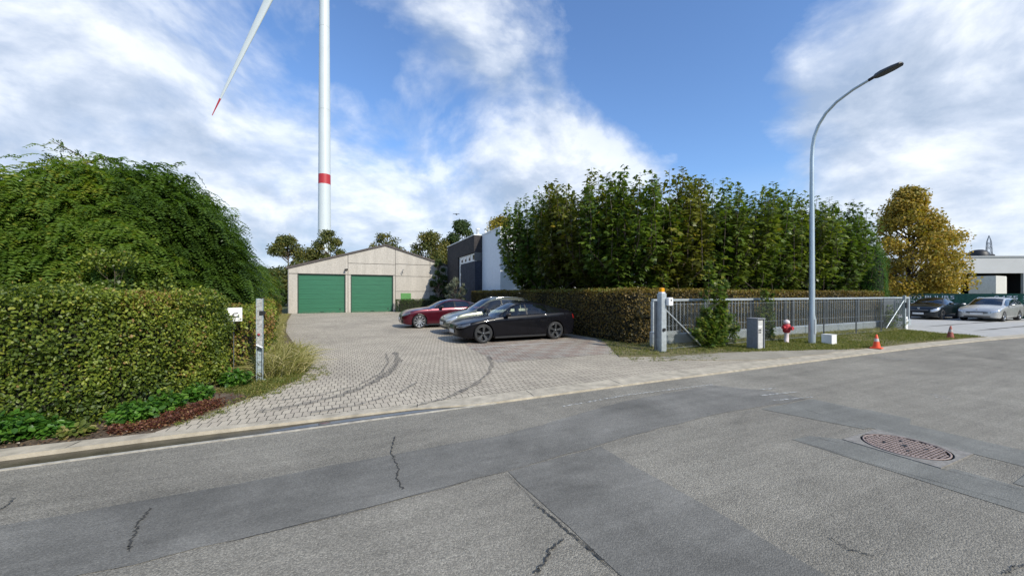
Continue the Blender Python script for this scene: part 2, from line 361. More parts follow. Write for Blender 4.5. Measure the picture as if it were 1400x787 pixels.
m = MB()
for k, pl in enumerate([[(770,556),(860,540),(975,526)],[(1270,539),(1296,543)],[(1278,543),(1302,546)],[(1200,489),(1240,492)],[(1040,533),(1060,531)],[(1040,541),(1090,536)],[(1058,548),(1110,543)]]):
    ribbon(m, [GP(*p) for p in pl], .05 if k not in (3,) else .09, .012, .0, k, 4)
n_ = N('worn_road_paint'); f_ = n_.ramp(n_.noise(16, 5, .75, n_.obj()), [(.42, 0.), (.6, .75)]); n_.col((.6, .6, .56))
mx = n_.add('ShaderNodeMixShader', {'Fac': f_}); n_.set(mx, 1, n_.add('ShaderNodeBsdfTransparent').outputs[0]); n_.set(mx, 2, n_.b.outputs[0]); n_.set(n_.out, 'Surface', mx.outputs[0]); M['worn'] = n_.m
struct('worn_markings', m, M['worn'])
band('edge_line', lambda s: lerp(R3, s)-.012, lambda s: lerp(R3, s)+.022, -14, -.3, .014, .014, M['line'], .4)
# driveway and parking bays
DL = [(-4.75,.38),(-4.45,.8),(-4.2,1.3),(-3.75,2.2),(-3.4,3.1),(-3.35,4.7),(-3.9,8),(-4.9,13.5),(-5.8,21),(-6.6,29.7),(-6.7,31.1)]
back = [(s, lerp(R1, s)-.05) for s in (10,8,6,4,2,0,-2,-4,-4.75)]
sheet('driveway', DL+[(6.9,31.1),(6.9,5.0),(6.0,3.0),(10.5,.45)]+back[:-1], .024, M['paver'], .05)
sheet('parking_bays', [(1.0,3.05),(5.9,2.95),(6.0,5.4),(6.2,17),(2.6,17),(1.1,5.6)], .029, M['paver_bay'])
m = MB()
for t0 in (5.67, 8.75, 11.8, 14.8): ribbon(m, [(1.05 if t0 < 6 else 1.6,t0),(5.0,t0)], .07, .034)
struct('bay_lines', m, plain('bay_paint', (.62,.60,.55), .7, 0, .25, 20))
m = MB()
for k in range(-7, 20):
    s_ = k*1.9+.4; ribbon(m, [(s_, half(s_)+.01), (s_+.04, lerp(R1, s_)-.01)], .013, zk(s_)+.003, .006, k+40, 4)
struct('kerb_joints', m, M['crack'])
# tyre marks
n_ = N('tyre_scuff'); f_ = n_.ramp(n_.noise(9, 5, .7, n_.obj()), [(.32, .10), (.7, .50)]); n_.col((.05, .05, .052)); n_.set(n_.b, 'Roughness', .7)
mx = n_.add('ShaderNodeMixShader', {'Fac': f_}); n_.set(mx, 1, n_.add('ShaderNodeBsdfTransparent').outputs[0]); n_.set(mx, 2, n_.b.outputs[0]); n_.set(n_.out, 'Surface', mx.outputs[0]); M['scuff'] = n_.m
m = MB()
for k, pl in enumerate([[(350,566),(410,556),(465,543),(508,526),(536,508),(545,494),(540,482)],[(380,550),(440,542),(492,528),(522,511),(531,496),(527,484)],[(560,560),(610,547),(648,529),(668,512),(673,500),(668,488)],[(420,568),(490,556),(545,540),(572,524)]]):
    ribbon(m, [GP(*p) for p in pl], (.19,.07,.12,.08)[k], .036+.002*k, .008, k+5, 8)
struct('tyre_marks', m, M['scuff'])
# left planting bed, right verge, sandy strip, second drive
sheet('planting_bed', [(-30,.58),(-6,.42),(-4.8,.36)]+DL[1:]+[(-30,31)], .034, M['soil'], .06)
VG = [(4.3,2.45),(6.2,1.75),(8.6,1.35),(10.2,.75),(11.4,.5),(15.4,.43),(19.3,.24),(20.6,.12),(21.3,2.6),(21.8,5),(24,12),(6.5,12),(6.2,5.6),(5.0,3.6)]
sheet('verge', VG, .042, M['verge'], .06)
sheet('sandy_strip', wpoly([(5.2,1.95),(8.6,1.55),(10.4,.95),(11.8,.5),(10,.42),(7.5,.45),(6.3,.95),(5.4,1.5)], .05, 3), .044, M['sand'], .02)
sheet('side_driveway', [(20.6,.1),(24,-.15),(60,.12),(60,30),(22,30),(21.3,3)], .020, M['concrete'], .04)
m = MB(); m.prism([(36.9,.3),(42,.3),(42,1.9),(37.4,1.9)], 0, .12); struct('kerb_bed', m, M['soil'])
m = MB(); 
for a in ((24,1.3,33,1.15),(25,3.2,36,3.0)): ribbon(m, [(a[0],a[1]),(a[2],a[3])], .25, .026, .02, 3)
struct('drive_repairs', m, M['asphalt_smooth'])

# manhole cover: square frame, round lid
r = thing('manhole_cover', 'round ribbed iron manhole cover in a square frame set in the patched road', 'manhole cover', 3.335, -3.51, .004)
m = MB(); ring = [(math.cos(a*PI/24)*.37, math.sin(a*PI/24)*.37) for a in range(48)]
def sq(i, h=.40):
    a = i*PI/24; c, s_ = math.cos(a), math.sin(a); k = h/max(abs(c), abs(s_)); return (c*k, s_*k)
V = [(x, y, .008) for x, y in ring]+[(*sq(i), .008) for i in range(48)]+[(*sq(i), -.02) for i in range(48)]
m.add(V, [(i,(i+1)%48,48+(i+1)%48,48+i) for i in range(48)]+[(48+i,48+(i+1)%48,96+(i+1)%48,96+i) for i in range(48)])
m.build('frame', plain('frame_concrete', (.24,.225,.20), .85, 0, .25, 18, bump=.5), r)
m = MB(); m.lathe([(0,.004),(.36,.004)], 48); m.lathe([(.335,.005),(.335,.012),(.352,.012),(.352,.005)], 48); m.lathe([(.36,-.01),(.369,-.01)], 48)
for i in range(-10, 11):
    y = i*.031; h = math.sqrt(max(.001, .325**2-y*y)); 
    k = -h
    while k < h-.03: m.box(k, min(h, k+.05), y-.009, y+.009, .004, .011); k += .062
m.build('lid', M['rust'], r)
m = MB()
for a in range(4):
    m = MB(); m.box(.17*math.cos(a*PI/2+.5)-.025, .17*math.cos(a*PI/2+.5)+.025, .17*math.sin(a*PI/2+.5)-.012, .17*math.sin(a*PI/2+.5)+.012, .011, .0135); m.build('lifting_slot', M['black'], r)
m = MB(); m.box(-.04, .04, -.02, .02, .011, .014); m.build('lifting_slot', M['black'], r)

# =================================================================== GARAGE WAREHOUSE
def clip(poly, a, b, c):
    """keep a*x+b*y<=c"""
    o = []
    for i, p in enumerate(poly):
        q = poly[(i+1) % len(poly)]; dp, dq = a*p[0]+b*p[1]-c, a*q[0]+b*q[1]-c
        if dp <= 0: o.append(p)
        if dp*dq < 0: f = dp/(dp-dq); o.append((p[0]+(q[0]-p[0])*f, p[1]+(q[1]-p[1])*f))
    return o
r = thing('garage_building', 'low pebble concrete garage with gabled roof and two wide green doors', 'garage', -7.03, 31.2)
n_ = N('pebble_concrete'); v_ = n_.obj(); vo = n_.add('ShaderNodeTexVoronoi', {'Vector': v_, 'Scale': 20.0})
c_ = n_.ramp(vo.outputs['Color'], [(.1, (.40,.365,.31)), (.5, (.46,.42,.36)), (.9, (.52,.48,.415))])
st_ = n_.add('ShaderNodeMapping', {'Vector': v_, 'Scale': (1.6, 1, .16)})
c_ = n_.mix(1., c_, n_.ramp(n_.noise(1.1, 5, .65, st_), [(.3, .86), (.65, 1.06)]), 'MULTIPLY'); n_.col(c_); n_.set(n_.b, 'Roughness', .9); n_.bump(vo.outputs['Distance'], .3, .01); M['pebble'] = n_.m
WB, EV, RD, KR = 15.9, 3.88, 6.24, 7.95
sl = (RD-EV)/KR
m = MB(); g = .045
cols = [(0,.74,0,3.45),(4.50,4.72,0,3.45),(4.72,4.96,0,3.45),(8.64,8.85,0,3.45),(0,4.72,3.47,9),(4.72,8.85,3.47,4.5),(4.72,8.85,4.5,9),(8.85,12.15,0,1.95),(8.85,12.15,1.95,3.4),(8.85,12.15,3.4,4.55),(8.85,12.15,4.55,9),(12.15,15.9,0,1.95),(12.15,15.9,1.95,3.4),(12.15,15.9,3.4,4.55),(12.15,15.9,4.55,9)]
for a, b, c, d in cols:
    p = [(a+g/2,c+g/2),(b-g/2,c+g/2),(b-g/2,d-g/2),(a+g/2,d-g/2)]
    p = clip(clip(p, -sl, 1, EV), sl, 1, EV+sl*WB)
    if len(p) >= 3: m.slab(p, 'y', 0, .12)
m.build('wall', M['pebble'], r)
m = MB(); gable = [(0.01,.0),(.74,0),(.74,3.46),(4.5,3.46),(4.5,0),(4.96,0),(4.96,3.46),(8.64,3.46),(8.64,0),(15.89,0),(15.89,EV),(KR,RD),(0.01,EV)]
m.slab(gable, 'y', .03, .30); m.box(0, .25, .3, 28, 0, EV); m.box(WB-.25, WB, .3, 28, 0, EV); m.slab([(0,0),(WB,0),(WB,EV),(KR,RD),(0,EV)], 'y', 28, 28.2)
m.build('wall_core', plain('joint_concrete', (.12,.11,.10), .9), r)
for sgn in (0, 1):
    m = MB(); q = [(-.14, EV-.04), (KR, RD), (KR, RD+.16), (-.14, EV+.13)]
    if sgn: q = [(WB-x, z) for x, z in q][::-1]
    m.slab(q, 'y', -.10, 28.3); m.build('roof', plain('roof_cladding', (.085,.07,.062), .8, 0, .2, 2), r)
n_ = N('green_door_paint'); v_ = n_.obj(); st_ = n_.add('ShaderNodeMapping', {'Vector': v_, 'Scale': (.35, 1, 5)})
c_ = n_.ramp(n_.noise(3, 4, .6, st_), [(.3, (.020,.118,.060)), (.7, (.028,.155,.078))])
sep = n_.add('ShaderNodeSeparateXYZ', {0: v_}); dirt = n_.math('MULTIPLY', n_.ramp(sep.outputs[2], [(0., 1.), (.22, 0.)]), n_.ramp(n_.noise(5, 4, .7, v_), [(.4, 0.), (.65, .8)]))
n_.col(n_.mix(dirt, c_, (.16,.17,.12))); n_.set(n_.b, 'Roughness', .5); M['doorgreen'] = n_.m
for a, b in ((.74,4.50),(4.96,8.64)):
    m = MB(); H = 3.36; nb = 8
    for i in range(nb):
        z0, z1 = .02+i*H/nb, .02+(i+1)*H/nb
        for j in range(3):
            za, zb_ = z0+(z1-z0)*j/3, z0+(z1-z0)*(j+1)/3
            gp = .012 if j == 2 else .004
            m.box(a+.06, b-.06, .19, .24+.006*j, za, zb_-gp)
    d = m.build('sectional_door', M['doorgreen'], r)
    m = MB(); m.box(a, a+.07, .10, .25, 0, 3.44); m.box(b-.07, b, .10, .25, 0, 3.44); m.box(a+.07, b-.07, .10, .25, 3.38, 3.44); m.build('door_frame', plain('door_frame_paint', (.02,.06,.04), .6), d)
    m = MB(); m.box((a+b)/2-.15, (a+b)/2+.15, .17, .19, .10, .13); m.build('handle', M['black'], d)
    m = MB(); m.box(b-.5, b-.38, .165, .19, .28, .36); m.build('lock', M['black'], d)
m = MB(); m.box(9.35, 10.3, -.035, -.001, 1.0, 1.78); m.box(9.42, 10.23, -.05, -.036, 1.05, 1.73); m.build('green_hatch', plain('hatch_green', (.09,.26,.07), .6), r)
m = MB(); m.box(4.5, 4.72, -.22, -.001, 3.93, 3.98); m.lathe([(.0,-.02),(.09,0),(.07,.14),(.0,.16)], 12, (4.5,-.25,3.80)); m.build('security_lamp', M['black'], r)
m = MB(); m.tube([(9.5,0,3.7),(9.5,-.25,3.72),(9.46,-.32,3.85),(9.5,-.25,4.0),(9.62,-.25,4.02)], .03, 6); m.build('wall_bracket', M['galv_dark'], r)
M['dp'] = plain('downpipe_grey', (.3,.29,.27), .6)
m = MB(); m.tube([(13.7,-.06,0),(13.7,-.06,EV+.5)], .05, 8); m.build('downpipe', M['dp'], r)
m = MB(); m.tube([(.06,-.06,0),(.06,-.06,3.8)], .04, 8); m.build('downpipe', M['dp'], r)
for hx in (10.9, 11.7):
    pass
m = MB(); m.tube([(11.35,-1.0,0),(11.35,-1.0,1.55),(11.38,-1.0,1.66),(11.48,-1.0,1.70),(11.58,-1.0,1.62)], .03, 7)
o = m.build('standpipe', M['galv_dark']); o.location = P(-7.03, 31.2); o.rotation_euler = (0,0,TH); tag(o, 'thin crook shaped metal pipe above the clipped green hedge', 'pipe')
# sloping ramp-like low roof beside the garage
r = thing('lean_to_roof', 'small pale sloping lean-to roof behind the burgundy car', 'lean-to', 6.2, 30.7)
m = MB(); m.add([(0,0,1.62),(2.6,-.9,1.12),(2.6,-.9,1.20),(0,0,1.70),(0,.5,1.62),(2.6,.5,1.12),(2.6,.5,1.20),(0,.5,1.70)], [(0,1,2,3),(4,7,6,5),(3,2,6,7),(0,4,5,1),(0,3,7,4),(1,5,6,2)]); m.build('roof_sheet', M['concrete'], r)
m = MB(); m.box(.1,.2,.1,.2,0,1.6); m.box(2.4,2.5,-.7,-.6,0,1.12); m.build('post', M['galv_dark'], r)

# =================================================================== MODERN HOUSE
r = thing('modern_house', 'modern flat roofed house of dark brick and white plaster', 'house', 6.62, 21.9)
def bricks(name, c1, c2):
    n = N(name); v = n.obj(); sx = n.add('ShaderNodeSeparateXYZ', {0: v}); cx = n.add('ShaderNodeCombineXYZ', {0: n.math('ADD', sx.outputs[0], sx.outputs[1]), 1: sx.outputs[2]})
    b = n.add('ShaderNodeTexBrick', {'Vector': cx, 'Color1': (*c1,1), 'Color2': (*c2,1), 'Mortar': tuple(x*.5 for x in c1)+(1,), 'Scale': 1., 'Mortar Size': .008, 'Brick Width': .24, 'Row Height': .09})
    n.col(n.mix(1., b.outputs[0], n.ramp(n.noise(2, 4, .6, v), [(.3,.75),(.7,1.25)]), 'MULTIPLY')); n.set(n.b, 'Roughness', .9); n.bump(b.outputs['Fac'], -.4, .01); return n.m
M['brick_dark'] = bricks('dark_brick', (.030,.026,.026), (.055,.046,.043)); M['brick_blue'] = bricks('slate_brick', (.028,.032,.048), (.045,.050,.068))
ZT = 6.28
# dark frame: top band, far pier; side plane x=0 faces the yard
m = MB(); m.box(0, 8, 4.6, 8.3, 0, ZT); m.box(0, 8, 0, 4.6, 4.95, ZT); m.box(3.4, 8, 0, 4.6, 0, 4.95); m.build('brick_frame', M['brick_dark'], r)
m = MB(); m.box(.06, 3.4, 0.004, 3.85, 0, 4.28); m.build('brick_volume', M['brick_blue'], r)
w = MB(); w.box(.14, .24, .01, 4.55, 4.29, 4.93); w.box(.14,.24,3.9,4.55,1.6,4.29); w = w.build('window', M['whitepaint'], r)
m = MB()
M['pane'] = glass('house_glass', (.6,.65,.7), .15)
for i in range(4): m = MB(); m.box(.125, .139, .35+i*1.05, .75+i*1.05, 4.42, 4.82); m.build('pane', M['pane'], w)
for z0 in (1.8, 2.7, 3.55): m = MB(); m.box(.125,.139,4.0,4.2,z0,z0+.6); m.build('pane', M['pane'], w)
m = MB(); m.box(-.04, 8.05, -.04, 8.34, ZT, ZT+.07); m.build('roof_trim', M['whitepaint'], r)
m = MB(); m.box(.66, 12, -3.74, -.001, 0, ZT+.02); m.box(.62, 12.04, -3.78, -.001, ZT+.02, ZT+.09); m.build('plaster_volume', M['white'], r)
m = MB(); m.box(.0, .655, -.03, -.002, 4.3, 4.95); m.build('corner_window', glass('corner_glass', (.1,.1,.1), .1), r)
m = MB(); m.lathe([(.14,0),(.14,.75),(.17,.75),(.17,.85),(0,.9)], 12, (.9,1.8,ZT)); m.build('chimney_pipe', M['whitepaint'], r)
m = MB(); m.lathe([(.10,0),(.10,.35),(.14,.4),(0,.5)], 10, (1.1,.5,ZT)); m.build('chimney_pipe', M['whitepaint'], r)

# =================================================================== WIND TURBINE
r = thing('wind_turbine', 'tall pale grey wind turbine behind the garage with red band on its tower', 'wind turbine', 0, 0); r.location = (-66.0, 130, 0); r.rotation_euler = (0,0,0)
M['turbine'] = plain('turbine_paint', (.56,.60,.60), .38, 0, .03, .2); M['turbred'] = plain('turbine_red', (.42,.025,.03), .5)
def rt(z): return 2.2-(z/133)*.75
m = MB(); m.lathe([(rt(z), z) for z in (0,10,20,30,40)], 48, cap=False); m.lathe([(rt(z), z) for z in (43.4,60,80,100,130)], 48, cap=False); tw = m.build('tower', M['turbine'], r)
m = MB(); m.lathe([(rt(z)+.01, z) for z in (40,43.4)], 48); m.build('red_band', M['turbred'], tw)
M['seam'] = plain('seam_grey',(.4,.43,.43),.5)
for z_ in (20, 66, 95): m = MB(); m.lathe([(rt(z)+.015,z) for z in (z_,z_+.12)],48); m.build('tower_seam', M['seam'], tw)
m = MB(); m.box(-2.1, 2.1, -4, 9, 130, 134.3, .5); m.build('nacelle', M['turbine'], r)
m = MB(); m.lathe([(0,-7.6),(1.2,-7.3),(1.9,-6.2),(2.1,-4.8),(2.0,-4.0)], 24, (0,0,132.2), 'y'); hub = m.build('hub', M['turbine'], r)
tipx, tipz = (302-444)/505*124.4, (401-158)/505*124.4+1.75
base_ang = math.atan2(tipz-132.2, tipx); BL = math.hypot(tipx, tipz-132.2)
for k in range(3):
    a = base_ang+k*2*PI/3; d = Vector((math.cos(a),0,math.sin(a))); q = Vector((-math.sin(a),0,math.cos(a)))*(-1)
    for (f0, f1, nm, mt) in ((.02, .92, 'blade', M['turbine']), (.92, 1.0, 'blade_tip', M['turbred'])):
        m = MB(); V = []; ns = 16
        fr = [f0+(f1-f0)*i/ns for i in range(ns+1)]
        for f in fr:
            ch = 2.2+1.9*min(1, f/.22) if f < .22 else 3.6*(1-(f-.22)/.78)**.9+.25; th = .30*ch if f > .2 else 1.4-.9*f
            c0 = Vector((0,-5.6,132.2))+d*BL*f
            for j in range(12):
                an = 2*PI*j/12; V.append(c0+q*(ch*.5*math.cos(an)+ch*.12)+Vector((0,1,0))*(th*.5*math.sin(an)*(1-.35*math.cos(an))))
        F = [(i*12+j, i*12+(j+1)%12, i*12+12+(j+1)%12, i*12+12+j) for i in range(ns) for j in range(12)]
        m.add(V, F, True); o = m.build(nm, mt, hub if nm == 'blade' else None)
        if nm == 'blade': bl = o
        else: o.parent = hub
# =================================================================== CARS
def pchip(xs, ys, x):
    xs, ys = np.array(xs, float), np.array(ys, float); x = np.clip(np.asarray(x, float), xs[0], xs[-1]); h = np.diff(xs); dl = np.diff(ys)/h; d = np.zeros(len(xs))
    for i in range(1, len(xs)-1):
        if dl[i-1]*dl[i] > 0: w1, w2 = 2*h[i]+h[i-1], h[i]+2*h[i-1]; d[i] = (w1+w2)/(w1/dl[i-1]+w2/dl[i])
    d[0], d[-1] = dl[0], dl[-1]; i = np.clip(np.searchsorted(xs, x)-1, 0, len(xs)-2); t = (x-xs[i])/h[i]
    return (2*t**3-3*t**2+1)*ys[i]+(t**3-2*t**2+t)*h[i]*d[i]+(-2*t**3+3*t**2)*ys[i+1]+(t**3-t**2)*h[i]*d[i+1]
M['glass_car'] = glass('car_glass', (.62,.68,.66), .55); M['glass_dark'] = glass('privacy_glass', (.2,.22,.22), .3); M['windscreen'] = glass('windscreen_glass', (.45,.5,.5), .4)
M['lamp_glass'] = plain('headlamp_clear', (.55,.58,.60), .08, .5, .3, 18, coat=1); M['lamp_red'] = plain('tail_lamp', (.25,.01,.01), .15, 0, .2, coat=1)
M['chrome'] = plain('chrome', (.65,.66,.67), .15, 1.); M['rim_silver'] = plain('alloy_silver', (.50,.51,.52), .3, .85); M['rim_dark'] = plain('alloy_grey', (.10,.105,.11), .35, .7)
M['interior'] = plain('cabin_fabric', (.03,.03,.032), .8); M['plate'] = plain('plate_white', (.72,.72,.70), .4)
def make_wheel(parent, x, y, R, side, rimmat, spokes, width=.22, rfrac=.70):
    """side -1: outer face towards -y"""
    w = MB(); rr = R*rfrac
    w.lathe([(rr,.0),(R*.93,-.01),(R*.985,.02),(R,.06),(R,width-.06),(R*.985,width-.02),(R*.93,width+.01),(rr,width)], 40, (0,-width/2,0), 'y', cap=False)
    wh = w.build('wheel', M['rubber'], parent); wh.location = (x, y, R); 
    if side > 0: wh.rotation_euler = (0,0,PI)
    m = MB(); y0 = -width/2+.012
    m.lathe([(rr,y0),(rr*.97,y0-.008),(rr*.93,y0+.004),(rr*.93,y0+.10),(.001,y0+.11)], 40, (0,0,0), 'y', cap=False)
    m.build('rim', M['black'] if spokes else rimmat, wh)
    m = MB(); m.lathe([(rr*1.0,y0-.002),(rr*.975,y0-.010),(rr*.94,y0-.002),(rr*.90,y0+.03)], 40, (0,0,0), 'y', cap=False)
    n = spokes or 9
    for k in range(n):
        a = 2*PI*k/n+.2; c, s_ = math.cos(a), math.sin(a); w0, w1 = rr*.10, rr*(.20 if n <= 6 else .12)
        V = []
        for (rd, wd, yy) in ((rr*.12, w0, y0+.022), (rr*.55, (w0+w1)/2*.9, y0+.012), (rr*.96, w1, y0+.002)):
            for sg, dy in ((-1,0),(1,0),(1,.03),(-1,.03)): V.append((c*rd-s_*sg*wd, yy+dy, s_*rd+c*sg*wd))
        F = [(j*4+i, j*4+(i+1)%4, j*4+4+(i+1)%4, j*4+4+i) for j in range(2) for i in range(4)]+[(8,9,10,11)]
        m.add(V, F)
    m.lathe([(rr*.17,y0+.03),(rr*.17,y0+.008),(.001,y0+.004)], 16, (0,0,0), 'y', cap=False)
    m.build('spokes', rimmat, wh)
    return wh
def make_car(name, label, s, t, sp, mat, rot=0.0):
    """s,t: ground point of the near front wheel's outer face; nose towards -s; local x back from the nose, y across"""
    L, W, xf, xr, R, zs = sp['L'], sp['W'], sp['xf'], sp['xr'], sp['R'], sp.get('zs', .19)
    root = thing(name, label, 'car', s, t, .028, rot, 'parked cars')
    # local origin: at near front wheel contact -> shift so that x=xf, y=-W+.03
    X0, Y0 = -xf, W-.02
    ztf = lambda x: pchip(*zip(*sp['zt']), x); zbf = lambda x: pchip(*zip(*sp['zb']), x); drop = lambda x: pchip(*zip(*sp['drop']), x); ycf = lambda x: pchip(*zip(*sp['yc']), x)
    a, nf, b, nb = sp.get('fa', .95)*.92, 4.3, sp.get('ra', .6), 5.0
    def hw(x):
        x = np.asarray(x, float); f = np.ones_like(x)
        f = np.where(x < a, (np.maximum(0, 1-np.abs((a-x)/a)**nf))**(1/nf), f)
        f = f*np.where(x > L-b, (np.maximum(0, 1-np.abs((x-L+b)/b)**nb))**(1/nb), 1.0)
        return W*f
    def inv_f(fr): return a*(1-(1-fr**nf)**(1/nf))
    def inv_r(fr): return L-b*(1-(1-fr**nb)**(1/nb))
    pv, pf = [-.2,0,.10,.28,.52,.80,.92,1.0], [.90,.93,.965,.985,.992,1.0,.985,.955]
    secf = lambda v: np.interp(v, pv, pf)
    fl, rl = sp.get('flean', [(0,.10),(.25,.03),(.45,0),(.62,.03),(.80,.16),(1.5,.35)]), sp.get('rlean', [(0,.12),(.3,.02),(.5,0),(.8,.04),(1.0,.10),(1.5,.35)])
    Ra = R+.045; zw = R
    def zlow(x):
        for xw in (xf, xr):
            d = abs(x-xw)
            if d <= Ra: return max(zs, zw+math.sqrt(max(0, Ra*Ra-d*d)))
        e = min(x, L-x); return zs+.07*max(0, 1-e/.35)
    def warp(x, z):
        return x+np.interp(z, *zip(*fl))*np.exp(-x/.30)-np.interp(z, *zip(*rl))*np.exp(-(L-x)/.30)
    xs = [inv_f(f) for f in (0,.16,.32,.47,.60,.71,.80,.87,.925,.96,.985)]+[inv_r(f) for f in (0,.2,.4,.57,.7,.8,.88,.94,.975,.992)]
    key = list(sp['cols'].values()); x = .3
    fine = []
    for xw in (xf, xr):
        fine += [xw-Ra-.003, xw+Ra+.003]+[xw-Ra*math.cos(PI*k/16) for k in range(17)]
    prot = key+fine+xs
    x = .35
    while x < L-.2:
        if min(abs(x-p) for p in prot) > .05: prot.append(x)
        x += .10
    prot = sorted(prot); XS = [prot[0]]
    for x in prot[1:]:
        if x-XS[-1] > (.0015): XS.append(x)
    ks = lambda x: min(range(len(XS)), key=lambda i: abs(XS[i]-x))
    LR = [0,.06,.14,.26,.40,.54,.68,.80,.90,.96,1.0]; GR = [.09,.3,.6,.90,1.0]; TR = [.07,.2,.4,.65,.85,1.0]
    rows = []   # per station list of (y,z) from bottom centre to top centre
    def section(x):
        h = float(hw(x)); z0 = zlow(x); zb_, zt_ = float(zbf(x)), float(ztf(x)); pts = []
        hs = h*float(secf((z0-zs)/(zb_-zs)))
        ins = max(0, hs-.26) if h > .5*W else hs*.7
        pts.append((0.0, z0)); pts.append((ins, z0))
        for v in LR:
            z = z0+(zb_-z0)*v; pts.append((h*float(secf((z-zs)/(zb_-zs))), z))
        hb = pts[-1][0]; yc_ = h*float(ycf(x)); zc = max(zb_+.002, zt_-float(drop(x))*min(1, h/W+.05))
        if zc > zt_: zc = zt_-.001
        for g in GR: pts.append((hb+(yc_-hb)*g+.018*math.sin(PI*g)*min(1, (zc-zb_)*3), zb_+(zc-zb_)*g))
        for q in TR: pts.append((yc_*(1-q), zc+(zt_-zc)*(1-(1-q)**2.3)))
        return pts
    G_ = np.array([[(x, y, z) for (y, z) in section(x)] for x in XS])
    G_[:,:,0] = warp(G_[:,:,0], G_[:,:,2])
    nk, nj = G_.shape[:2]; jb = 2+len(LR)-1; jc = jb+len(GR)
    cc = sp['cols']; used = {}
    def region(k0, k1, j0, j1, nm):
        for k in range(k0, k1):
            for j in range(j0, j1): used[(k, j)] = nm
    K = {n: ks(v) for n, v in cc.items()}
    region(K['cowl'], K['head'], jc+1, nj-1, 'windscreen')
    region(K['rw0'], K['rw1'], jc+1, nj-1, 'rear_window')
    region(K['a0'], K['b0'], jb+1, jc-1, 'front_side_window'); region(K['b1'], K['c0'], jb+1, jc-1, 'rear_side_window')
    region(K['b0'], K['b1'], jb+1, jc-1, 'pillar')
    if 'c1' in K: region(K['c1'], K['d0'], jb+1, jc-1, 'quarter_window')
    region(K['hood0'], K['cowl']-1, jc, nj-1, 'bonnet')
    region(K['d_a'], K['d_b'], 3, jb, 'front_door'); region(K['d_b'], K['d_c'], 3, jb, 'rear_door')
    for k in range(nk-1): 
        for j in range(2, 3):
            if K['d_a'] <= k < K['d_c']: used[(k, j)] = 'sill'
    cats = {}
    for k in range(nk-1):
        for j in range(nj-1): cats.setdefault(used.get((k, j), 'body'), []).append((k, j))
    ctr = np.array([L/2, 0, .7])
    def emit(nm, cells, side, matl, parent=root, gap=0.0, push=0.0):
        idx = {}; V = []; F = []; cnt = {}
        for k, j in cells:
            for q in ((k,j),(k+1,j),(k+1,j+1),(k,j+1)): cnt[q] = cnt.get(q, 0)+1
        sides = (-1, 1) if side == 0 else (side,)
        for sd in sides:
            for k, j in cells:
                f = []
                for q in ((k,j),(k+1,j),(k+1,j+1),(k,j+1)):
                    zero = abs(G_[q][1]) < 1e-6
                    key_ = (q, 0 if zero else sd)
                    if key_ not in idx: idx[key_] = len(V); p = G_[q].copy(); p[1] *= sd; V.append(p)
                    f.append(idx[key_])
                f2 = []
                for i in f:
                    if i not in f2: f2.append(i)
                if len(f2) >= 3: F.append(f2 if sd > 0 else f2[::-1])
        V = np.array(V)
        if gap:
            c0 = V.mean(0); d = V-c0; ext = np.abs(d).max(0)+1e-6
            V = V-np.sign(d)*np.minimum(gap, np.abs(d))*(np.abs(d)/ext > .93)*np.array([1,0 if nm != 'bonnet' else 1,0 if nm == 'bonnet' else 1])
        V = V+np.array([X0, Y0, 0])
        mb = MB(); mb.add([tuple(v) for v in V], F, True); me = mb.mesh(nm)
        return obj(nm, me, matl, parent)
    body = emit('body', cats['body'], 0, mat)
    trim = sp.get('trim', M['black'])
    emit('windscreen', cats['windscreen'], 0, M['windscreen']); emit('rear_window', cats['rear_window'], 0, M['glass_dark'])
    emit('bonnet', cats['bonnet'], 0, mat, gap=.004)
    for sd in (-1, 1):
        emit('pillar', cats['pillar'], sd, M['black'])
        emit('sill', cats['sill'], sd, sp.get('sill', M['black']))
        for nm in ('front_door', 'rear_door'):
            d = emit('door', cats[nm], sd, mat, gap=.005)
            x0, x1 = (cc['d_a'], cc['d_b']) if nm == 'front_door' else (cc['d_b'], cc['d_c'])
            emit('window', cats['front_side_window' if nm == 'front_door' else 'rear_side_window'], sd, sp.get('fglass', M['glass_car']) if nm == 'front_door' else sp.get('rglass', M['glass_car']), parent=d)
            hx = (x1 if nm == 'front_door' else min(x1, cc['c0'])+.10)-.28; z = float(zbf(hx))-.11; yy = float(hw(hx))*float(secf((z-zs)/(float(zbf(hx))-zs)))
            h = MB(); h.box(hx-.10+X0, hx+.10+X0, sd*(yy+.012)-.014+Y0, sd*(yy+.012)+.014+Y0, z-.014, z+.014, .006); h.build('handle', sp.get('handle', mat), d)
        if 'quarter_window' in cats: emit('quarter_window', cats['quarter_window'], sd, M['glass_dark'])
        # mirror
        mx_ = cc['a0']+.12+sp.get('mirx', .22); z = float(zbf(mx_))+.07; yy = float(hw(mx_))*.94
        m = MB(); m.tube([(mx_+X0, sd*yy+Y0, z-.05), (mx_+X0, sd*(yy+.08)+Y0, z-.01)], .025, 8)
        for q in [(-.07,.02,.02),(-.05,.07,.06),(0,.095,.075),(.05,.095,.075),(.06,.085,.065)]: pass
        V = []; NN = 12
        for i, (dx, ry, rz) in enumerate([(-.10,.02,.02),(-.07,.08,.05),(-.02,.105,.075),(.05,.115,.08),(.06,.10,.07)]):
            for k in range(NN): an = 2*PI*k/NN; V.append((mx_+dx+X0, sd*(yy+.155)+ry*math.cos(an)*1.0+Y0, z+.015+rz*math.sin(an)))
        m.add(V, [(i*NN+k, i*NN+(k+1)%NN, i*NN+NN+(k+1)%NN, i*NN+NN+k) for i in range(4) for k in range(NN)]+[tuple(range(NN)), tuple(4*NN+k for k in range(NN))], True)
        m.build('wing_mirror', sp.get('mirror', mat), root)
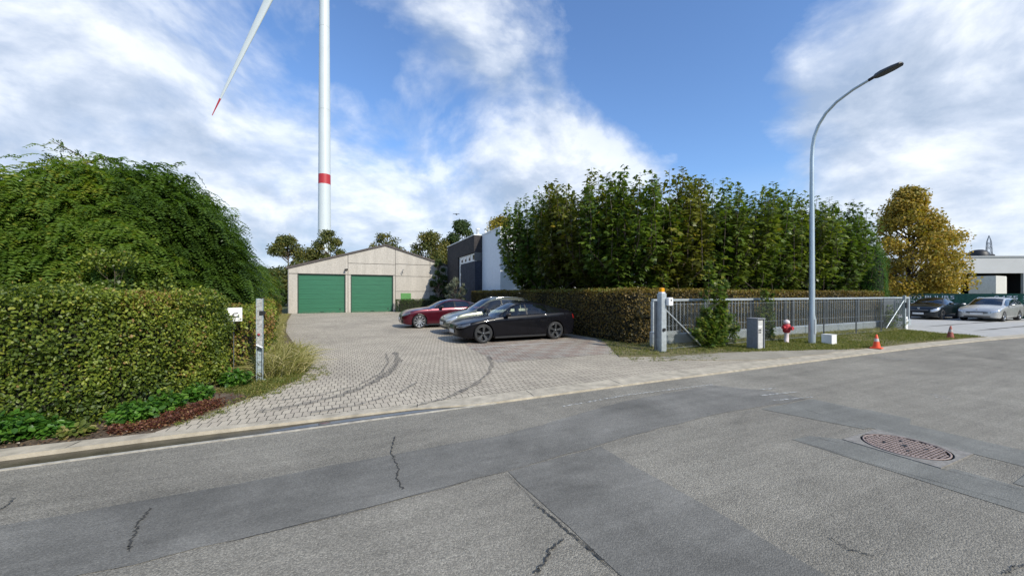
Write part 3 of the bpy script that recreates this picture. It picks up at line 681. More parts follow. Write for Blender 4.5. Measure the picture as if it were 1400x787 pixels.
    # chrome/black window trim + patches over the surface
    def S(x, v, sd, off):
        def p(x, v):
            z0 = zs+.02; zb_ = float(zbf(x))
            z = z0+(zb_-z0)*v; y = float(hw(x))*float(secf(v)); return np.array([float(warp(x, z)), y, z])
        q = p(x, v); tx = p(min(x+.004, L), v)-p(max(0, x-.004), v); tv = p(x, v+.02)-p(x, v-.02); n = np.cross(tv, tx); n /= (np.linalg.norm(n)+1e-9)
        if n[1] < -.05 or (abs(n[1]) <= .05 and n[0]*(x-L/2) < 0): n = -n
        q = q+n*off; return (q[0]+X0, sd*q[1]+Y0, q[2])
    def patch(nm, pts, sd, matl, off=.006, nv=4, parent=root):
        """pts: list of (x, vlo, vhi)"""
        m = MB(); V = []; n = 8; st = []
        for i in range(len(pts)-1):
            for k in range(n): f = k/n; st.append([pts[i][c]*(1-f)+pts[i+1][c]*f for c in range(3)])
        st.append(list(pts[-1])); full = sd == 0; sds = (-1, 1) if full else (sd,)
        for s1 in sds:
            V = [S(x, lo+(hi-lo)*j/nv, s1, off*(1 if 0 < j < nv and 0 < i < len(st)-1 else .0 if not full else .6)) for i, (x, lo, hi) in enumerate(st) for j in range(nv+1)]
            F = [(i*(nv+1)+j, (i+1)*(nv+1)+j, (i+1)*(nv+1)+j+1, i*(nv+1)+j+1) for i in range(len(st)-1) for j in range(nv)]
            m.add(V, F, True)
        return m.build(nm, matl, parent)
    for sd in (-1, 1):
        h = patch('headlight', [(inv_f(f) if f is not None else x, lo, hi) for f, x, lo, hi in sp['head']], sd, sp.get('headmat', M['lamp_glass']), .010)
        patch('tail_light', [(inv_r(f), lo, hi) for f, lo, hi in sp['tail']], sd, M['lamp_red'], .010)
    for g in sp.get('grilles', []):
        patch('grille', [(inv_f(f), lo, hi) for f, lo, hi in g], 0, M['black'], .012)
    for g in sp.get('chromes', []):
        patch('chrome_trim', [(inv_f(f), lo, hi) for f, lo, hi in g], 0, M['chrome'], .018)
    # skirt strip
    if sp.get('skirt'):
        for sd in (-1, 1):
            m = MB(); x0, x1 = xf+Ra+.04, xr-Ra-.04; y = W*.975
            m.box(x0+X0, x1+X0, sd*y-.02+Y0, sd*y+.02+Y0, zs-.02, zs+.05, .01); m.build('side_skirt', sp['skirt'], root)
    # plate
    z = sp.get('platez', .42); m = MB(); xp = float(warp(0.0, z))-.022+X0
    m.box(xp-.008, xp+.008, Y0-.26, Y0+.26, z-.057, z+.057); m.build('licence_plate', M['plate'], root)
    m = MB(); xp = float(warp(L, z+.25))+.012+X0; m.box(xp-.008, xp+.008, Y0-.26, Y0+.26, z+.20, z+.31); m.build('licence_plate', M['plate'], root)
    if sp.get('badge'):
        z = sp['badge']; xp = float(warp(0.0, z))+X0-.012; m = MB(); m.lathe([(.055,0),(.055,-.012),(.04,-.018),(.001,-.018)], 18, (xp,Y0,z), 'x'); m.build('badge', M['chrome'], root)
    # wheels
    for xw in (xf, xr):
        for sd in (-1, 1): make_wheel(root, xw+X0, sd*(W-.125)+Y0, R, sd, sp['rim'], sp['spokes'], .22, sp.get('rfrac', .70))
    # cabin
    m = MB(); x0, x1 = cc['cowl']-.1, cc['rw1']-.05
    m.box(x0+X0, x1+X0, -W*.86+Y0, W*.86+Y0, .30, .36); m.box(x0+X0, x0+.45+X0, -W*.82+Y0, W*.82+Y0, .36, float(zbf(x0+.4))-.04, .05)
    m.build('dashboard', M['interior'], root)
    xs0 = (cc['b0']-.42)
    for xx, hb in ((xs0, 1.0), (xs0+.92, .95)):
        for yy in (-.37, .37):
            m = MB(); m.box(xx-.5+X0, xx+X0, yy-.24+Y0, yy+.24+Y0, .36, .58, .05)
            m.slab([(xx-.02+X0,.5),(xx+.12+X0,.5),(xx+.30+X0,hb+.02),(xx+.20+X0,hb+.02)], 'y', yy-.23+Y0, yy+.23+Y0)
            m.box(xx+.20+X0, xx+.30+X0, yy-.12+Y0, yy+.12+Y0, hb+.03, hb+.19, .03); m.build('seat', M['interior'], root)
    m = MB(); cw = (x0+.62+X0, -.37+Y0, .86); m.tube([(cw[0]+.06*math.sin(k*PI/10), cw[1]+.18*math.cos(k*PI/10), cw[2]+.17*math.sin(k*PI/10)) for k in range(21)], .015, 6, False); m.build('steering_wheel', M['interior'], root)
    if sp.get('rails'):
        for sd in (-1, 1):
            xa, xb = cc['head']+.25, cc['rw0']-.15; pts = []
            for i in range(9):
                x = xa+(xb-xa)*i/8; zt_ = float(ztf(x))-float(drop(x)); pts.append((x+X0, sd*float(hw(x))*float(ycf(x))*.97+Y0, zt_+(.055 if 0 < i < 8 else .0)))
            m = MB(); m.tube(pts, .016, 8); m.build('roof_rail', M['chrome'] if sp['rails'] == 'chrome' else M['black'], root)
    # antenna fin
    m = MB(); xa = cc['rw0']-.22; za = float(ztf(xa))-.005; m.slab([(xa-.1+X0,za),(xa+.07+X0,za),(xa+.05+X0,za+.055),(xa+.02+X0,za+.055)], 'y', Y0-.015, Y0+.015); m.build('antenna', sp.get('mirror', mat), root)
    return root
P_BLACK = paint('black_car_paint', (.006,.006,.008), 0, .25); P_RED = paint('burgundy_car_paint', (.075,.006,.014), .4, .3)
P_GREEN = paint('grey_green_car_paint', (.17,.18,.145), .55, .35); P_SILVER = paint('silver_car_paint', (.55,.55,.53), .5, .35); P_DARK = paint('dark_car_paint', (.012,.016,.02), .3, .3)
ev = dict(L=4.72, W=.925, xf=.87, xr=3.745, R=.335, zs=.17, rim=M['rim_dark'], spokes=5, rfrac=.76, fa=1.0,
    zt=[(0,.66),(.10,.70),(.5,.80),(1.0,.885),(1.30,.93),(1.75,1.16),(2.10,1.335),(2.45,1.42),(2.75,1.44),(3.2,1.42),(3.7,1.33),(4.15,1.20),(4.5,1.115),(4.66,1.075),(4.72,1.04)],
    zb=[(0,.62),(.4,.72),(1.0,.82),(1.6,.89),(2.5,.925),(3.4,.965),(4.1,1.00),(4.72,.98)],
    drop=[(0,.03),(1.2,.06),(1.75,.10),(2.2,.07),(3.2,.075),(3.9,.11),(4.3,.06),(4.72,.04)], yc=[(0,.80),(1.2,.80),(1.45,.80),(2.1,.66),(2.7,.62),(3.3,.62),(3.9,.68),(4.3,.78),(4.72,.8)],
    cols=dict(hood0=.12,cowl=1.28,head=2.22,a0=1.48,b0=2.54,b1=2.60,c0=3.42,c1=3.45,d0=3.98,rw0=3.02,rw1=4.22,d_a=1.32,d_b=2.57,d_c=3.40), mirx=.16,
    head=[(.50,0,.78,.90),(.70,0,.76,.96),(.90,0,.78,.98),(.975,0,.86,.985)], tail=[(.55,.72,.86),(.8,.72,.90),(.96,.74,.95)], headmat=plain('smoked_headlamp',(.10,.11,.13),.08,.3,.4,16,coat=1),
    grilles=[[(0,.10,.24),(.4,.10,.24),(.7,.12,.22)]], platez=.40, mirror=M['black'], skirt=M['black'], fglass=glass('clear_side_glass', (.85,.9,.88), .62), rglass=glass('clear_rear_glass', (.85,.9,.88), .6))
make_car('parked_car', 'glossy black fastback saloon parked nearest the road beside the brown hedge', 1.85, 6.50, ev, P_BLACK)
hb = dict(L=4.35, W=.91, xf=.86, xr=3.54, R=.325, zs=.19, rim=M['rim_silver'], spokes=7, fa=.9, ra=.5,
    zt=[(0,.70),(.10,.76),(.5,.90),(.95,1.0),(1.10,1.04),(1.6,1.32),(1.95,1.50),(2.4,1.575),(3.0,1.57),(3.6,1.52),(3.95,1.44),(4.15,1.20),(4.30,1.02),(4.35,.95)],
    zb=[(0,.66),(.35,.80),(.9,.90),(1.6,.96),(2.6,.99),(3.6,1.03),(4.35,.93)],
    drop=[(0,.03),(1.0,.06),(1.6,.09),(2.2,.07),(3.6,.08),(4.1,.08),(4.35,.02)], yc=[(0,.80),(1.1,.82),(1.9,.70),(2.6,.68),(3.6,.68),(4.1,.74),(4.35,.8)],
    cols=dict(hood0=.12,cowl=1.06,head=2.02,a0=1.30,b0=2.42,b1=2.48,c0=3.30,c1=3.34,d0=3.85,rw0=3.92,rw1=4.20,d_a=1.25,d_b=2.45,d_c=3.22),
    head=[(.58,0,.66,.90),(.76,0,.62,.97),(.92,0,.66,1.0),(.985,0,.80,1.0)], tail=[(.6,.6,.95),(.8,.6,1.0),(.96,.65,1.0)],
    grilles=[[(0,.66,.86),(.3,.66,.86),(.52,.68,.84)],[(0,.12,.30),(.4,.12,.30),(.75,.14,.28)]], chromes=[[(0,.76,.78),(.3,.76,.78),(.5,.76,.78)]], badge=.72, platez=.47, mirror=M['black'], rails='chrome', rglass=M['glass_dark'])
make_car('parked_car', 'grey green family hatchback squeezed between the black and the burgundy car', 2.10, 9.15, hb, P_GREEN)
sd_ = dict(L=4.78, W=.925, xf=.84, xr=3.70, R=.34, zs=.17, rim=M['rim_silver'], spokes=10, rfrac=.78, fa=.9,
    zt=[(0,.74),(.08,.80),(.5,.92),(1.1,1.00),(1.45,1.04),(1.9,1.26),(2.25,1.39),(2.6,1.44),(3.0,1.43),(3.5,1.35),(4.0,1.20),(4.4,1.13),(4.72,1.11),(4.78,1.05)],
    zb=[(0,.70),(.4,.83),(1.1,.93),(2.0,.965),(3.2,1.0),(4.1,1.04),(4.78,1.0)],
    drop=ev['drop'][:-1]+[(4.78,.04)], yc=ev['yc'][:-1]+[(4.78,.8)],
    cols=dict(hood0=.10,cowl=1.42,head=2.36,a0=1.60,b0=2.62,b1=2.70,c0=3.45,c1=3.48,d0=3.95,rw0=3.1,rw1=4.2,d_a=1.42,d_b=2.66,d_c=3.36),
    head=[(.50,0,.80,.92),(.72,0,.76,.96),(.90,0,.78,.98),(.975,0,.86,.985)], tail=ev['tail'], headmat=ev['headmat'],
    grilles=[[(0,.50,.90),(.12,.50,.90),(.30,.55,.88)],[(.45,.10,.40),(.6,.10,.46),(.72,.14,.40)]], platez=.46, mirror=M['black'], skirt=M['black'], handle=M['black'], rglass=M['glass_dark'])
make_car('parked_car', 'burgundy saloon with bright multi spoke wheels parked farthest from the road', .85, 13.05, sd_, P_RED)
wg = dict(L=4.70, W=.885, xf=.93, xr=3.63, R=.32, zs=.19, rim=M['rim_silver'], spokes=7, fa=.95, ra=.5,
    zt=[(0,.70),(.10,.75),(.5,.87),(1.05,.97),(1.25,1.01),(1.75,1.27),(2.1,1.42),(2.5,1.475),(3.3,1.48),(4.0,1.44),(4.3,1.37),(4.5,1.10),(4.64,.95),(4.70,.90)],
    zb=[(0,.66),(.4,.78),(1.1,.89),(2.0,.93),(3.2,.96),(4.2,1.0),(4.70,.88)],
    drop=[(0,.03),(1.2,.06),(1.75,.09),(2.2,.07),(4.0,.075),(4.4,.08),(4.7,.02)], yc=[(0,.80),(1.2,.82),(2.1,.70),(2.8,.68),(4.0,.68),(4.4,.74),(4.7,.8)],
    cols=dict(hood0=.12,cowl=1.22,head=2.16,a0=1.42,b0=2.50,b1=2.57,c0=3.38,c1=3.42,d0=4.20,rw0=4.26,rw1=4.52,d_a=1.35,d_b=2.53,d_c=3.27),
    head=[(.60,0,.62,.88),(.78,0,.60,.96),(.93,0,.66,.99),(.985,0,.80,.99)], tail=hb['tail'], grilles=[[(0,.66,.84),(.3,.66,.84),(.50,.68,.82)],[(0,.14,.28),(.35,.14,.28),(.62,.16,.26)]],
    chromes=[[(0,.74,.76),(.3,.74,.76),(.48,.74,.76)]], badge=.70, platez=.47, rails='chrome', rglass=M['glass_dark'], fglass=M['glass_dark'])
make_car('parked_car', 'silver estate car parked at the far yard in front of the green banner', 34.3, 2.75, wg, P_SILVER)
dk = dict(ev); dk.update(L=4.78, W=.91, zt=sd_['zt'], zb=sd_['zb'], drop=sd_['drop'], yc=sd_['yc'], cols=dict(sd_['cols']), xf=.93, xr=3.68, rim=M['rim_dark'], spokes=9, headmat=M['lamp_glass'], head=wg['head'], grilles=wg['grilles'], chromes=[[(0,.84,.86),(.3,.84,.86),(.5,.82,.84)]], badge=.74, fglass=M['glass_dark'], rglass=M['glass_dark'])
make_car('parked_car', 'near black saloon parked at the far yard left of the silver estate', 33.3, 5.0, dk, P_DARK, .04)

# =================================================================== HEDGES
def hedge_core(root, path, w, h):
    m = MB(); path = [Vector(q) for q in path]; path[0] = path[0]+(path[1]-path[0]).normalized()*.35; path[-1] = path[-1]+(path[-2]-path[-1]).normalized()*.35
    for (a, b) in zip(path, path[1:]):
        d = Vector((b[0]-a[0], b[1]-a[1])).normalized(); n = Vector((-d.y, d.x))*(w/2)
        m.prism([(a[0]-n.x, a[1]-n.y), (b[0]-n.x, b[1]-n.y), (b[0]+n.x, b[1]+n.y), (a[0]+n.x, a[1]+n.y)], .02, h)
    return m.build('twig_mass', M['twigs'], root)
def rectface(a, b, z0, z1, nrm): return ((a[0],a[1],z0), (b[0]-a[0],b[1]-a[1],0), (0,0,z1-z0), nrm)
# left hornbeam hedge: front run and short return along the drive
r = thing('hornbeam_hedge', 'clipped leafy green hornbeam hedge at left corner of the entrance', 'hedge', -5.0, 1.1)
H = 1.76
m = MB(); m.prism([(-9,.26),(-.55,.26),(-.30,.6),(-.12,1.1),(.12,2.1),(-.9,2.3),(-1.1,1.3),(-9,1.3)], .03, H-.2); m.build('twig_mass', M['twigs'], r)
fs = [rectface((-9,0),(-.45,0),.08,H,(0,-1,0)), rectface((-.45,0),(-.05,.55),.08,H,(.8,-.6,0)), rectface((-.05,.55),(.22,1.15),.10,H,(.9,-.42,0)), rectface((.22,1.15),(.48,2.2),.15,H-.05,(1,-.2,0)), rectface((.48,2.2),(.1,2.5),.15,H-.15,(.6,.8,0)),
      ((-9,0,H),(8.7,0,0),(0,1.5,0),(0,0,1)), ((-1.3,.3,H),(1.3,0,0),(0,.4,0),(0,0,1)), ((-1.2,.6,H),(1.35,0,0),(.3,1.8,0),(0,0,1))]
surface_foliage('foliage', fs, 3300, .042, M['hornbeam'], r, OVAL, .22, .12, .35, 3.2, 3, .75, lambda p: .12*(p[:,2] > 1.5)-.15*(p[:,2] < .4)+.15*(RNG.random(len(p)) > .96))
# twigs standing above the top
n = 700; p = np.stack([RNG.uniform(-8,.2,n), RNG.uniform(.05,1.2,n), H+RNG.random(n)**2*.16], 1)
leaves('foliage', p, rnd(n)+[0,0,1.2], rnd(n)+[0,-.6,.5], RNG.uniform(.03,.06,n), DIAMOND, M['hornbeam'], r, RNG.uniform(.4,1,n))

def mixed_hedge(name, label, cat, path, w, h, mat, dens, size, seed, tb=None, s0=0, t0=0, hr=.10):
    r = thing(name, label, cat, s0, t0)
    p = [(a-s0, b-t0) for a, b in path]; hedge_core(r, p, w-.3, h-.15); fs = []
    for a, b in zip(p, p[1:]):
        d = Vector((b[0]-a[0], b[1]-a[1])).normalized(); nn = Vector((-d.y, d.x)); n2 = nn*(w/2)
        for sg in (-1, 1): fs.append(rectface((a[0]+sg*n2.x, a[1]+sg*n2.y), (b[0]+sg*n2.x, b[1]+sg*n2.y), .05, h, (sg*nn.x, sg*nn.y, 0)))
        fs.append(((a[0]-n2.x, a[1]-n2.y, h), (b[0]-a[0], b[1]-a[1], 0), (2*n2.x, 2*n2.y, 0), (0,0,1)))
    for q, o_ in ((p[0], p[1]), (p[-1], p[-2])):
        d = Vector((q[0]-o_[0], q[1]-o_[1])).normalized(); nn = Vector((-d.y, d.x))*(w/2)
        fs.append(rectface((q[0]-nn.x, q[1]-nn.y), (q[0]+nn.x, q[1]+nn.y), .05, h, (d.x, d.y, 0)))
    surface_foliage('foliage', fs, dens, size, mat, r, DIAMOND, .16, hr, .3, 2.4, seed, .75, tb)
    return r
mixed_hedge('overgrown_hedge', 'overgrown green hedge running along the drive behind the galvanised post', 'hedge', [(-4.85,3.6),(-4.75,6),(-5.45,10),(-6.2,15),(-7.0,21)], 1.0, 1.35, M['hornbeam'], 800, .06, 21, lambda p: .35*(fnoise(p, .9, 4) > .35), -4.85, 3.6, .20)
mixed_hedge('beech_hedge', 'small brown clipped hedge block at the left corner of the garage', 'hedge', [(-7.3,22.2),(-7.75,29.6)], .9, 1.62, M['beech'], 260, .10, 31, None, -7.3, 22.2)
mixed_hedge('box_hedge', 'low dark green clipped hedge along the garage wall', 'hedge', [(1.75,30.3),(9.2,30.3)], .8, 1.22, M['bgdark'], 350, .075, 41, lambda p: -.15, 1.75, 30.3, .03)
# long brown hedge: along the bays, then behind the gate
r = thing('beech_hedge', 'long brown and green clipped beech hedge turning behind the sliding gate', 'hedge', 6.2, 4.05)
for nm in (0,):
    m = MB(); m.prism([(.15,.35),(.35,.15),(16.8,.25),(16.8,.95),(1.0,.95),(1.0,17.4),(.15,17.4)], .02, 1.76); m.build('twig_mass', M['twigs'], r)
    Hh = 1.93
    fs = [rectface((0,.35),(0,17.4),.06,Hh,(-1,0,0)), rectface((0,.35),(.35,0),.06,Hh,(-.7,-.7,0)), rectface((.35,0),(17,0.1),.06,1.86,(0,-1,0)), rectface((17,0.1),(17,1.1),.06,1.8,(1,0,0)), rectface((1.15,17.4),(0,17.4),.06,Hh,(0,1,0)),
          ((0,.2,Hh),(1.15,0,0),(0,17.2,0),(0,0,1)), ((.3,0,Hh-.01),(16.7,0,-.08),(0,1.1,0),(0,0,1)), rectface((1.1,1.1),(17,1.1),1.2,1.85,(0,1,0))]
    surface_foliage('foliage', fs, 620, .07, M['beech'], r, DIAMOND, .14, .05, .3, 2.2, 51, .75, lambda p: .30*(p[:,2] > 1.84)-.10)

# =================================================================== TREES
def twig_tubes(m, paths):
    for pts, r0, r1 in paths: m.tube(pts, [r0+(r1-r0)*i/(len(pts)-1) for i in range(len(pts))], 6, False)
def plane_tree_mesh(seed, H, spread):
    rg = np.random.default_rng(seed); paths = []; cen = []; ax = []; nr = []; sz = []; tn = []
    paths.append(([(0,0,0),(.03,0,1.0),(0,.02,2.0),(0,0,H*.55)], .10, .05))
    for k in range(66):
        a = rg.random()*6.28; rad = spread*math.sqrt(rg.random()); z0 = rg.uniform(1.2, 3.2)
        top = H*rg.uniform(.84, 1.02)*(1-.20*(rad/spread)**2) if k > 26 else rg.uniform(2.4, H*.8)
        b = np.array([.12*math.cos(a), .12*math.sin(a), z0]); e = np.array([rad*math.cos(a), rad*math.sin(a), min(top-.8, z0+.7+rad*.5)]); tp = np.array([rad*1.08*math.cos(a)+rg.normal()*.12, rad*1.08*math.sin(a)+rg.normal()*.12, top])
        pts = [b, b*.5+e*.5+[0,0,.05], e, e*.5+tp*.5+rg.normal(size=3)*.06, tp]; paths.append(([tuple(p) for p in pts], .022, .005))
        n = int(98*(top-z0)/4.5)+10
        for i in range(n):
            f = (i+rg.random())/n; f = .08+.92*f; q = f*(len(pts)-1); j = min(int(q), len(pts)-2); p = pts[j]*(1-q+j)+pts[j+1]*(q-j)
            th = rg.random()*6.28; out = np.array([math.cos(th), math.sin(th), rg.uniform(-.1,.6)]); taper = 1-.55*max(0, (f-.75)/.25)
            cen.append(p+out*rg.uniform(.05,.30)*taper); ax.append(out+[0,0,-.5]+rg.normal(size=3)*.25); nr.append(np.array([math.cos(th)*.6, math.sin(th)*.6, .8])+rg.normal(size=3)*.35)
            sz.append(rg.uniform(.15,.28)*(taper*.5+.5)); tn.append(np.clip(rg.normal(.45,.2)+.12*(p[2]/H-.5), 0, 1))
    return paths, np.array(cen), np.array(ax), np.array(nr), np.array(sz), np.array(tn)
protos = []
spots = [(8.0,6.4),(10.0,6.3),(12.1,6.5),(14.1,6.3),(16.2,6.4),(18.2,6.3),(20.2,6.5),(22.2,6.3),(24.0,6.6),(8.1,8.5),(8.0,10.5),(7.9,12.6),(7.8,14.6)]
hts = [7.3,7.3,7.5,7.2,7.5,7.3,7.5,7.3,7.0,7.7,7.9,8.1,8.1]
where = ['first plane tree behind the hedge corner above the gate post with the amber light','second plane tree of the front row counted from the amber light post','third plane tree of the front row counted from the amber light post','fourth plane tree of the front row, above the leafy saplings on the gate','fifth plane tree of the front row, above the red and white hydrant','plane tree behind the street lamp, sixth of the front row','plane tree just right of the street lamp in the front row','eighth plane tree of the front row, second from its right end','rightmost plane tree of the front row, beside the bright green conifer',
         'plane tree behind the hedge corner, first of the row beside the parking bays','second plane tree of the row beside the parking bays','third plane tree beside the bays, above the rear of the black car','last plane tree of the row beside the bays, next to the white house wall']
for i in range(3):
    p, c, a, n_, s_, tn = plane_tree_mesh(100+i, 7.5, 1.95)
    r = thing('plane_tree', where[i], 'tree', *spots[i], .03, 0, 'plane trees behind the beech hedge')
    m = MB(); twig_tubes(m, p); m.build('trunk', M['bark'], r)
    leaves('crown', c, a, n_, s_, PLANE, M['plane'], r, tn); protos.append(r); r.scale = (1,1,hts[i]/7.5)
for i in range(3, len(spots)):
    r = copy_tree(protos[i % 3]); r.location = P(*spots[i], .03); r.rotation_euler = (0,0,i*1.7); r.scale = (1,1,hts[i]/7.5); r['label'] = where[i]

def fluffy_tree(name, label, X, Y, H, rad, mat, seed, nleaf, size, zc0=.28, squash=1.0, barkm='bark', blobs=26, group=None, trunk_r=.18, shape=DIAMOND, cone=0, fat=1.0):
    """crown of many leaf clumps on limbs; X,Y world"""
    rg = np.random.default_rng(seed); r = thing(name, label, 'tree', 0, 0, 0, 0, group); r.location = (X, Y, 0)
    paths = [([(0,0,0),(.05,0,H*.2),(-.03,.05,H*.45),(0,0,H*.85)], trunk_r, min(.03, trunk_r*.4))]; cs, rs = [], []
    for k in range(blobs):
        th = rg.random()*6.28; zf = zc0+(1-zc0)*rg.random()**1.1; prof = math.sin(min(1, (1.02-zf)/(1.02-zc0)*1.25)*PI/2)**.8*(1-.35*max(0, (zc0+.12-zf)/.12))
        rr = rad*prof*(1-cone*max(0, zf-.35))*math.sqrt(rg.uniform(.25,1)); c = np.array([rr*math.cos(th), rr*math.sin(th), zf*H]); br = rad*rg.uniform(.17,.36)*(1.1-.5*zf)*fat
        c[2] = min(c[2], H-br*.8); cs.append(c); rs.append(br)
        st = np.array([0,0,max(H*.18, c[2]-rr*.8-.3)]); paths.append(([tuple(st), tuple(st*.4+c*.6+[0,0,-.1]), tuple(c)], trunk_r*.3, min(.012, trunk_r*.2)))
    m = MB(); twig_tubes(m, paths); m.build('trunk', M[barkm], r)
    cs, rs = np.array(cs), np.array(rs); w = rs**2/np.sum(rs**2); idx = rg.choice(len(cs), nleaf, p=w)
    d = norm(rg.normal(size=(nleaf,3))); rr = rg.random(nleaf)**.45; rr *= 1+.25*fnoise(d*3+cs[idx], 2.2, seed)
    p = cs[idx]+d*(rs[idx]*rr)[:,None]*np.array([1,1,.8*squash])
    nn = norm(d*.8+rg.normal(size=(nleaf,3))*.6+[0,0,.4]); tn = np.clip(rg.normal(.45,.2,nleaf)+(rg.random(len(cs))[idx]-.5)*.5, 0, 1)
    leaves('crown', p, rg.normal(size=(nleaf,3))+[0,0,-.4], nn, size*rg.uniform(.7,1.3,nleaf), shape, mat, r, tn); return r
def at(px, Y): return ((px-700)/505.*Y, Y)
g = 'trees beyond the garage roof'
fluffy_tree('tree', 'olive brown tree left of the garage roof beside the wind turbine', *at(394,50), 9.6, 3.4, M['bgleaf'], 1, 15000, .27, .08, blobs=60, fat=1.35, group=g)
fluffy_tree('tree', 'yellow green tree in front of the wind turbine base above the garage', *at(449,52), 10.7, 3.1, M['bgleaf'], 2, 14000, .27, .12, blobs=50, fat=1.35, group=g)
fluffy_tree('tree', 'small olive tree crown peeking over the garage roof ridge', *at(527,58), 11.3, 3.2, M['bgleaf'], 3, 7000, .29, .35, blobs=44, fat=1.35, group=g)
fluffy_tree('tree', 'yellowing tree over the right slope of the garage roof', *at(588,50), 10.2, 3.8, M['bgleaf'], 4, 16000, .26, .10, blobs=64, fat=1.35, group=g)
fluffy_tree('tree', 'dark green tree behind the flat roof of the modern house', *at(632,52), 12.1, 3.3, M['bgdark'], 5, 16000, .27, .18, blobs=56, fat=1.35, group=g)
fluffy_tree('tree', 'bright yellow tree above the white wall of the modern house', *at(684,48), 11.9, 3.4, M['bgyellow'], 6, 11000, .27, .25, blobs=50, fat=1.35, group=g)
fluffy_tree('evergreen_shrub', 'tall dark climbing shrub between the garage and the modern house', *at(600,36.2), 5.2, 1.0, M['bgdark'], 7, 9000, .14, .05, blobs=40)
fluffy_tree('olive_tree', 'small silvery olive tree in front of the dark brick house', *at(624,28.5), 3.0, .85, M['olive'], 8, 7000, .13, .35, blobs=34, trunk_r=.06, shape=NARROW)
fluffy_tree('tree', 'amber autumn tree behind the green banner at right', *at(1243,31), 10.8, 3.3, M['amber'], 9, 36000, .20, .14, blobs=150, barkm='darkbark', cone=.7, fat=1.15)
# thuja column
r = thing('thuja', 'bright green columnar conifer at the right end of the plane trees', 'conifer', 24.9, 5.3)
m = MB(); m.tube([(0,0,0),(0,0,4)], [.08,.02], 8); m.lathe([(.45,.1),(.5,1),(.48,3),(.3,4),(.02,4.3)], 14); m.build('trunk', M['twigs'], r)
n = 9000; th = RNG.random(n)*6.28; z = RNG.random(n)*4.3; rd = .68*np.minimum(1, (4.45-z)/.9)**.6*(1+.1*np.sin(th*5+z*2)); dd = np.stack([np.cos(th), np.sin(th), th*0], 1)
p = dd*(rd*(1-.15*RNG.random(n)))[:,None]; p[:,2] = z+.1; leaves('crown', p, dd*.3+[0,0,1]+rnd(n)*.25, dd+rnd(n)*.3, RNG.uniform(.07,.13,n), NARROW, M['thuja'], r)

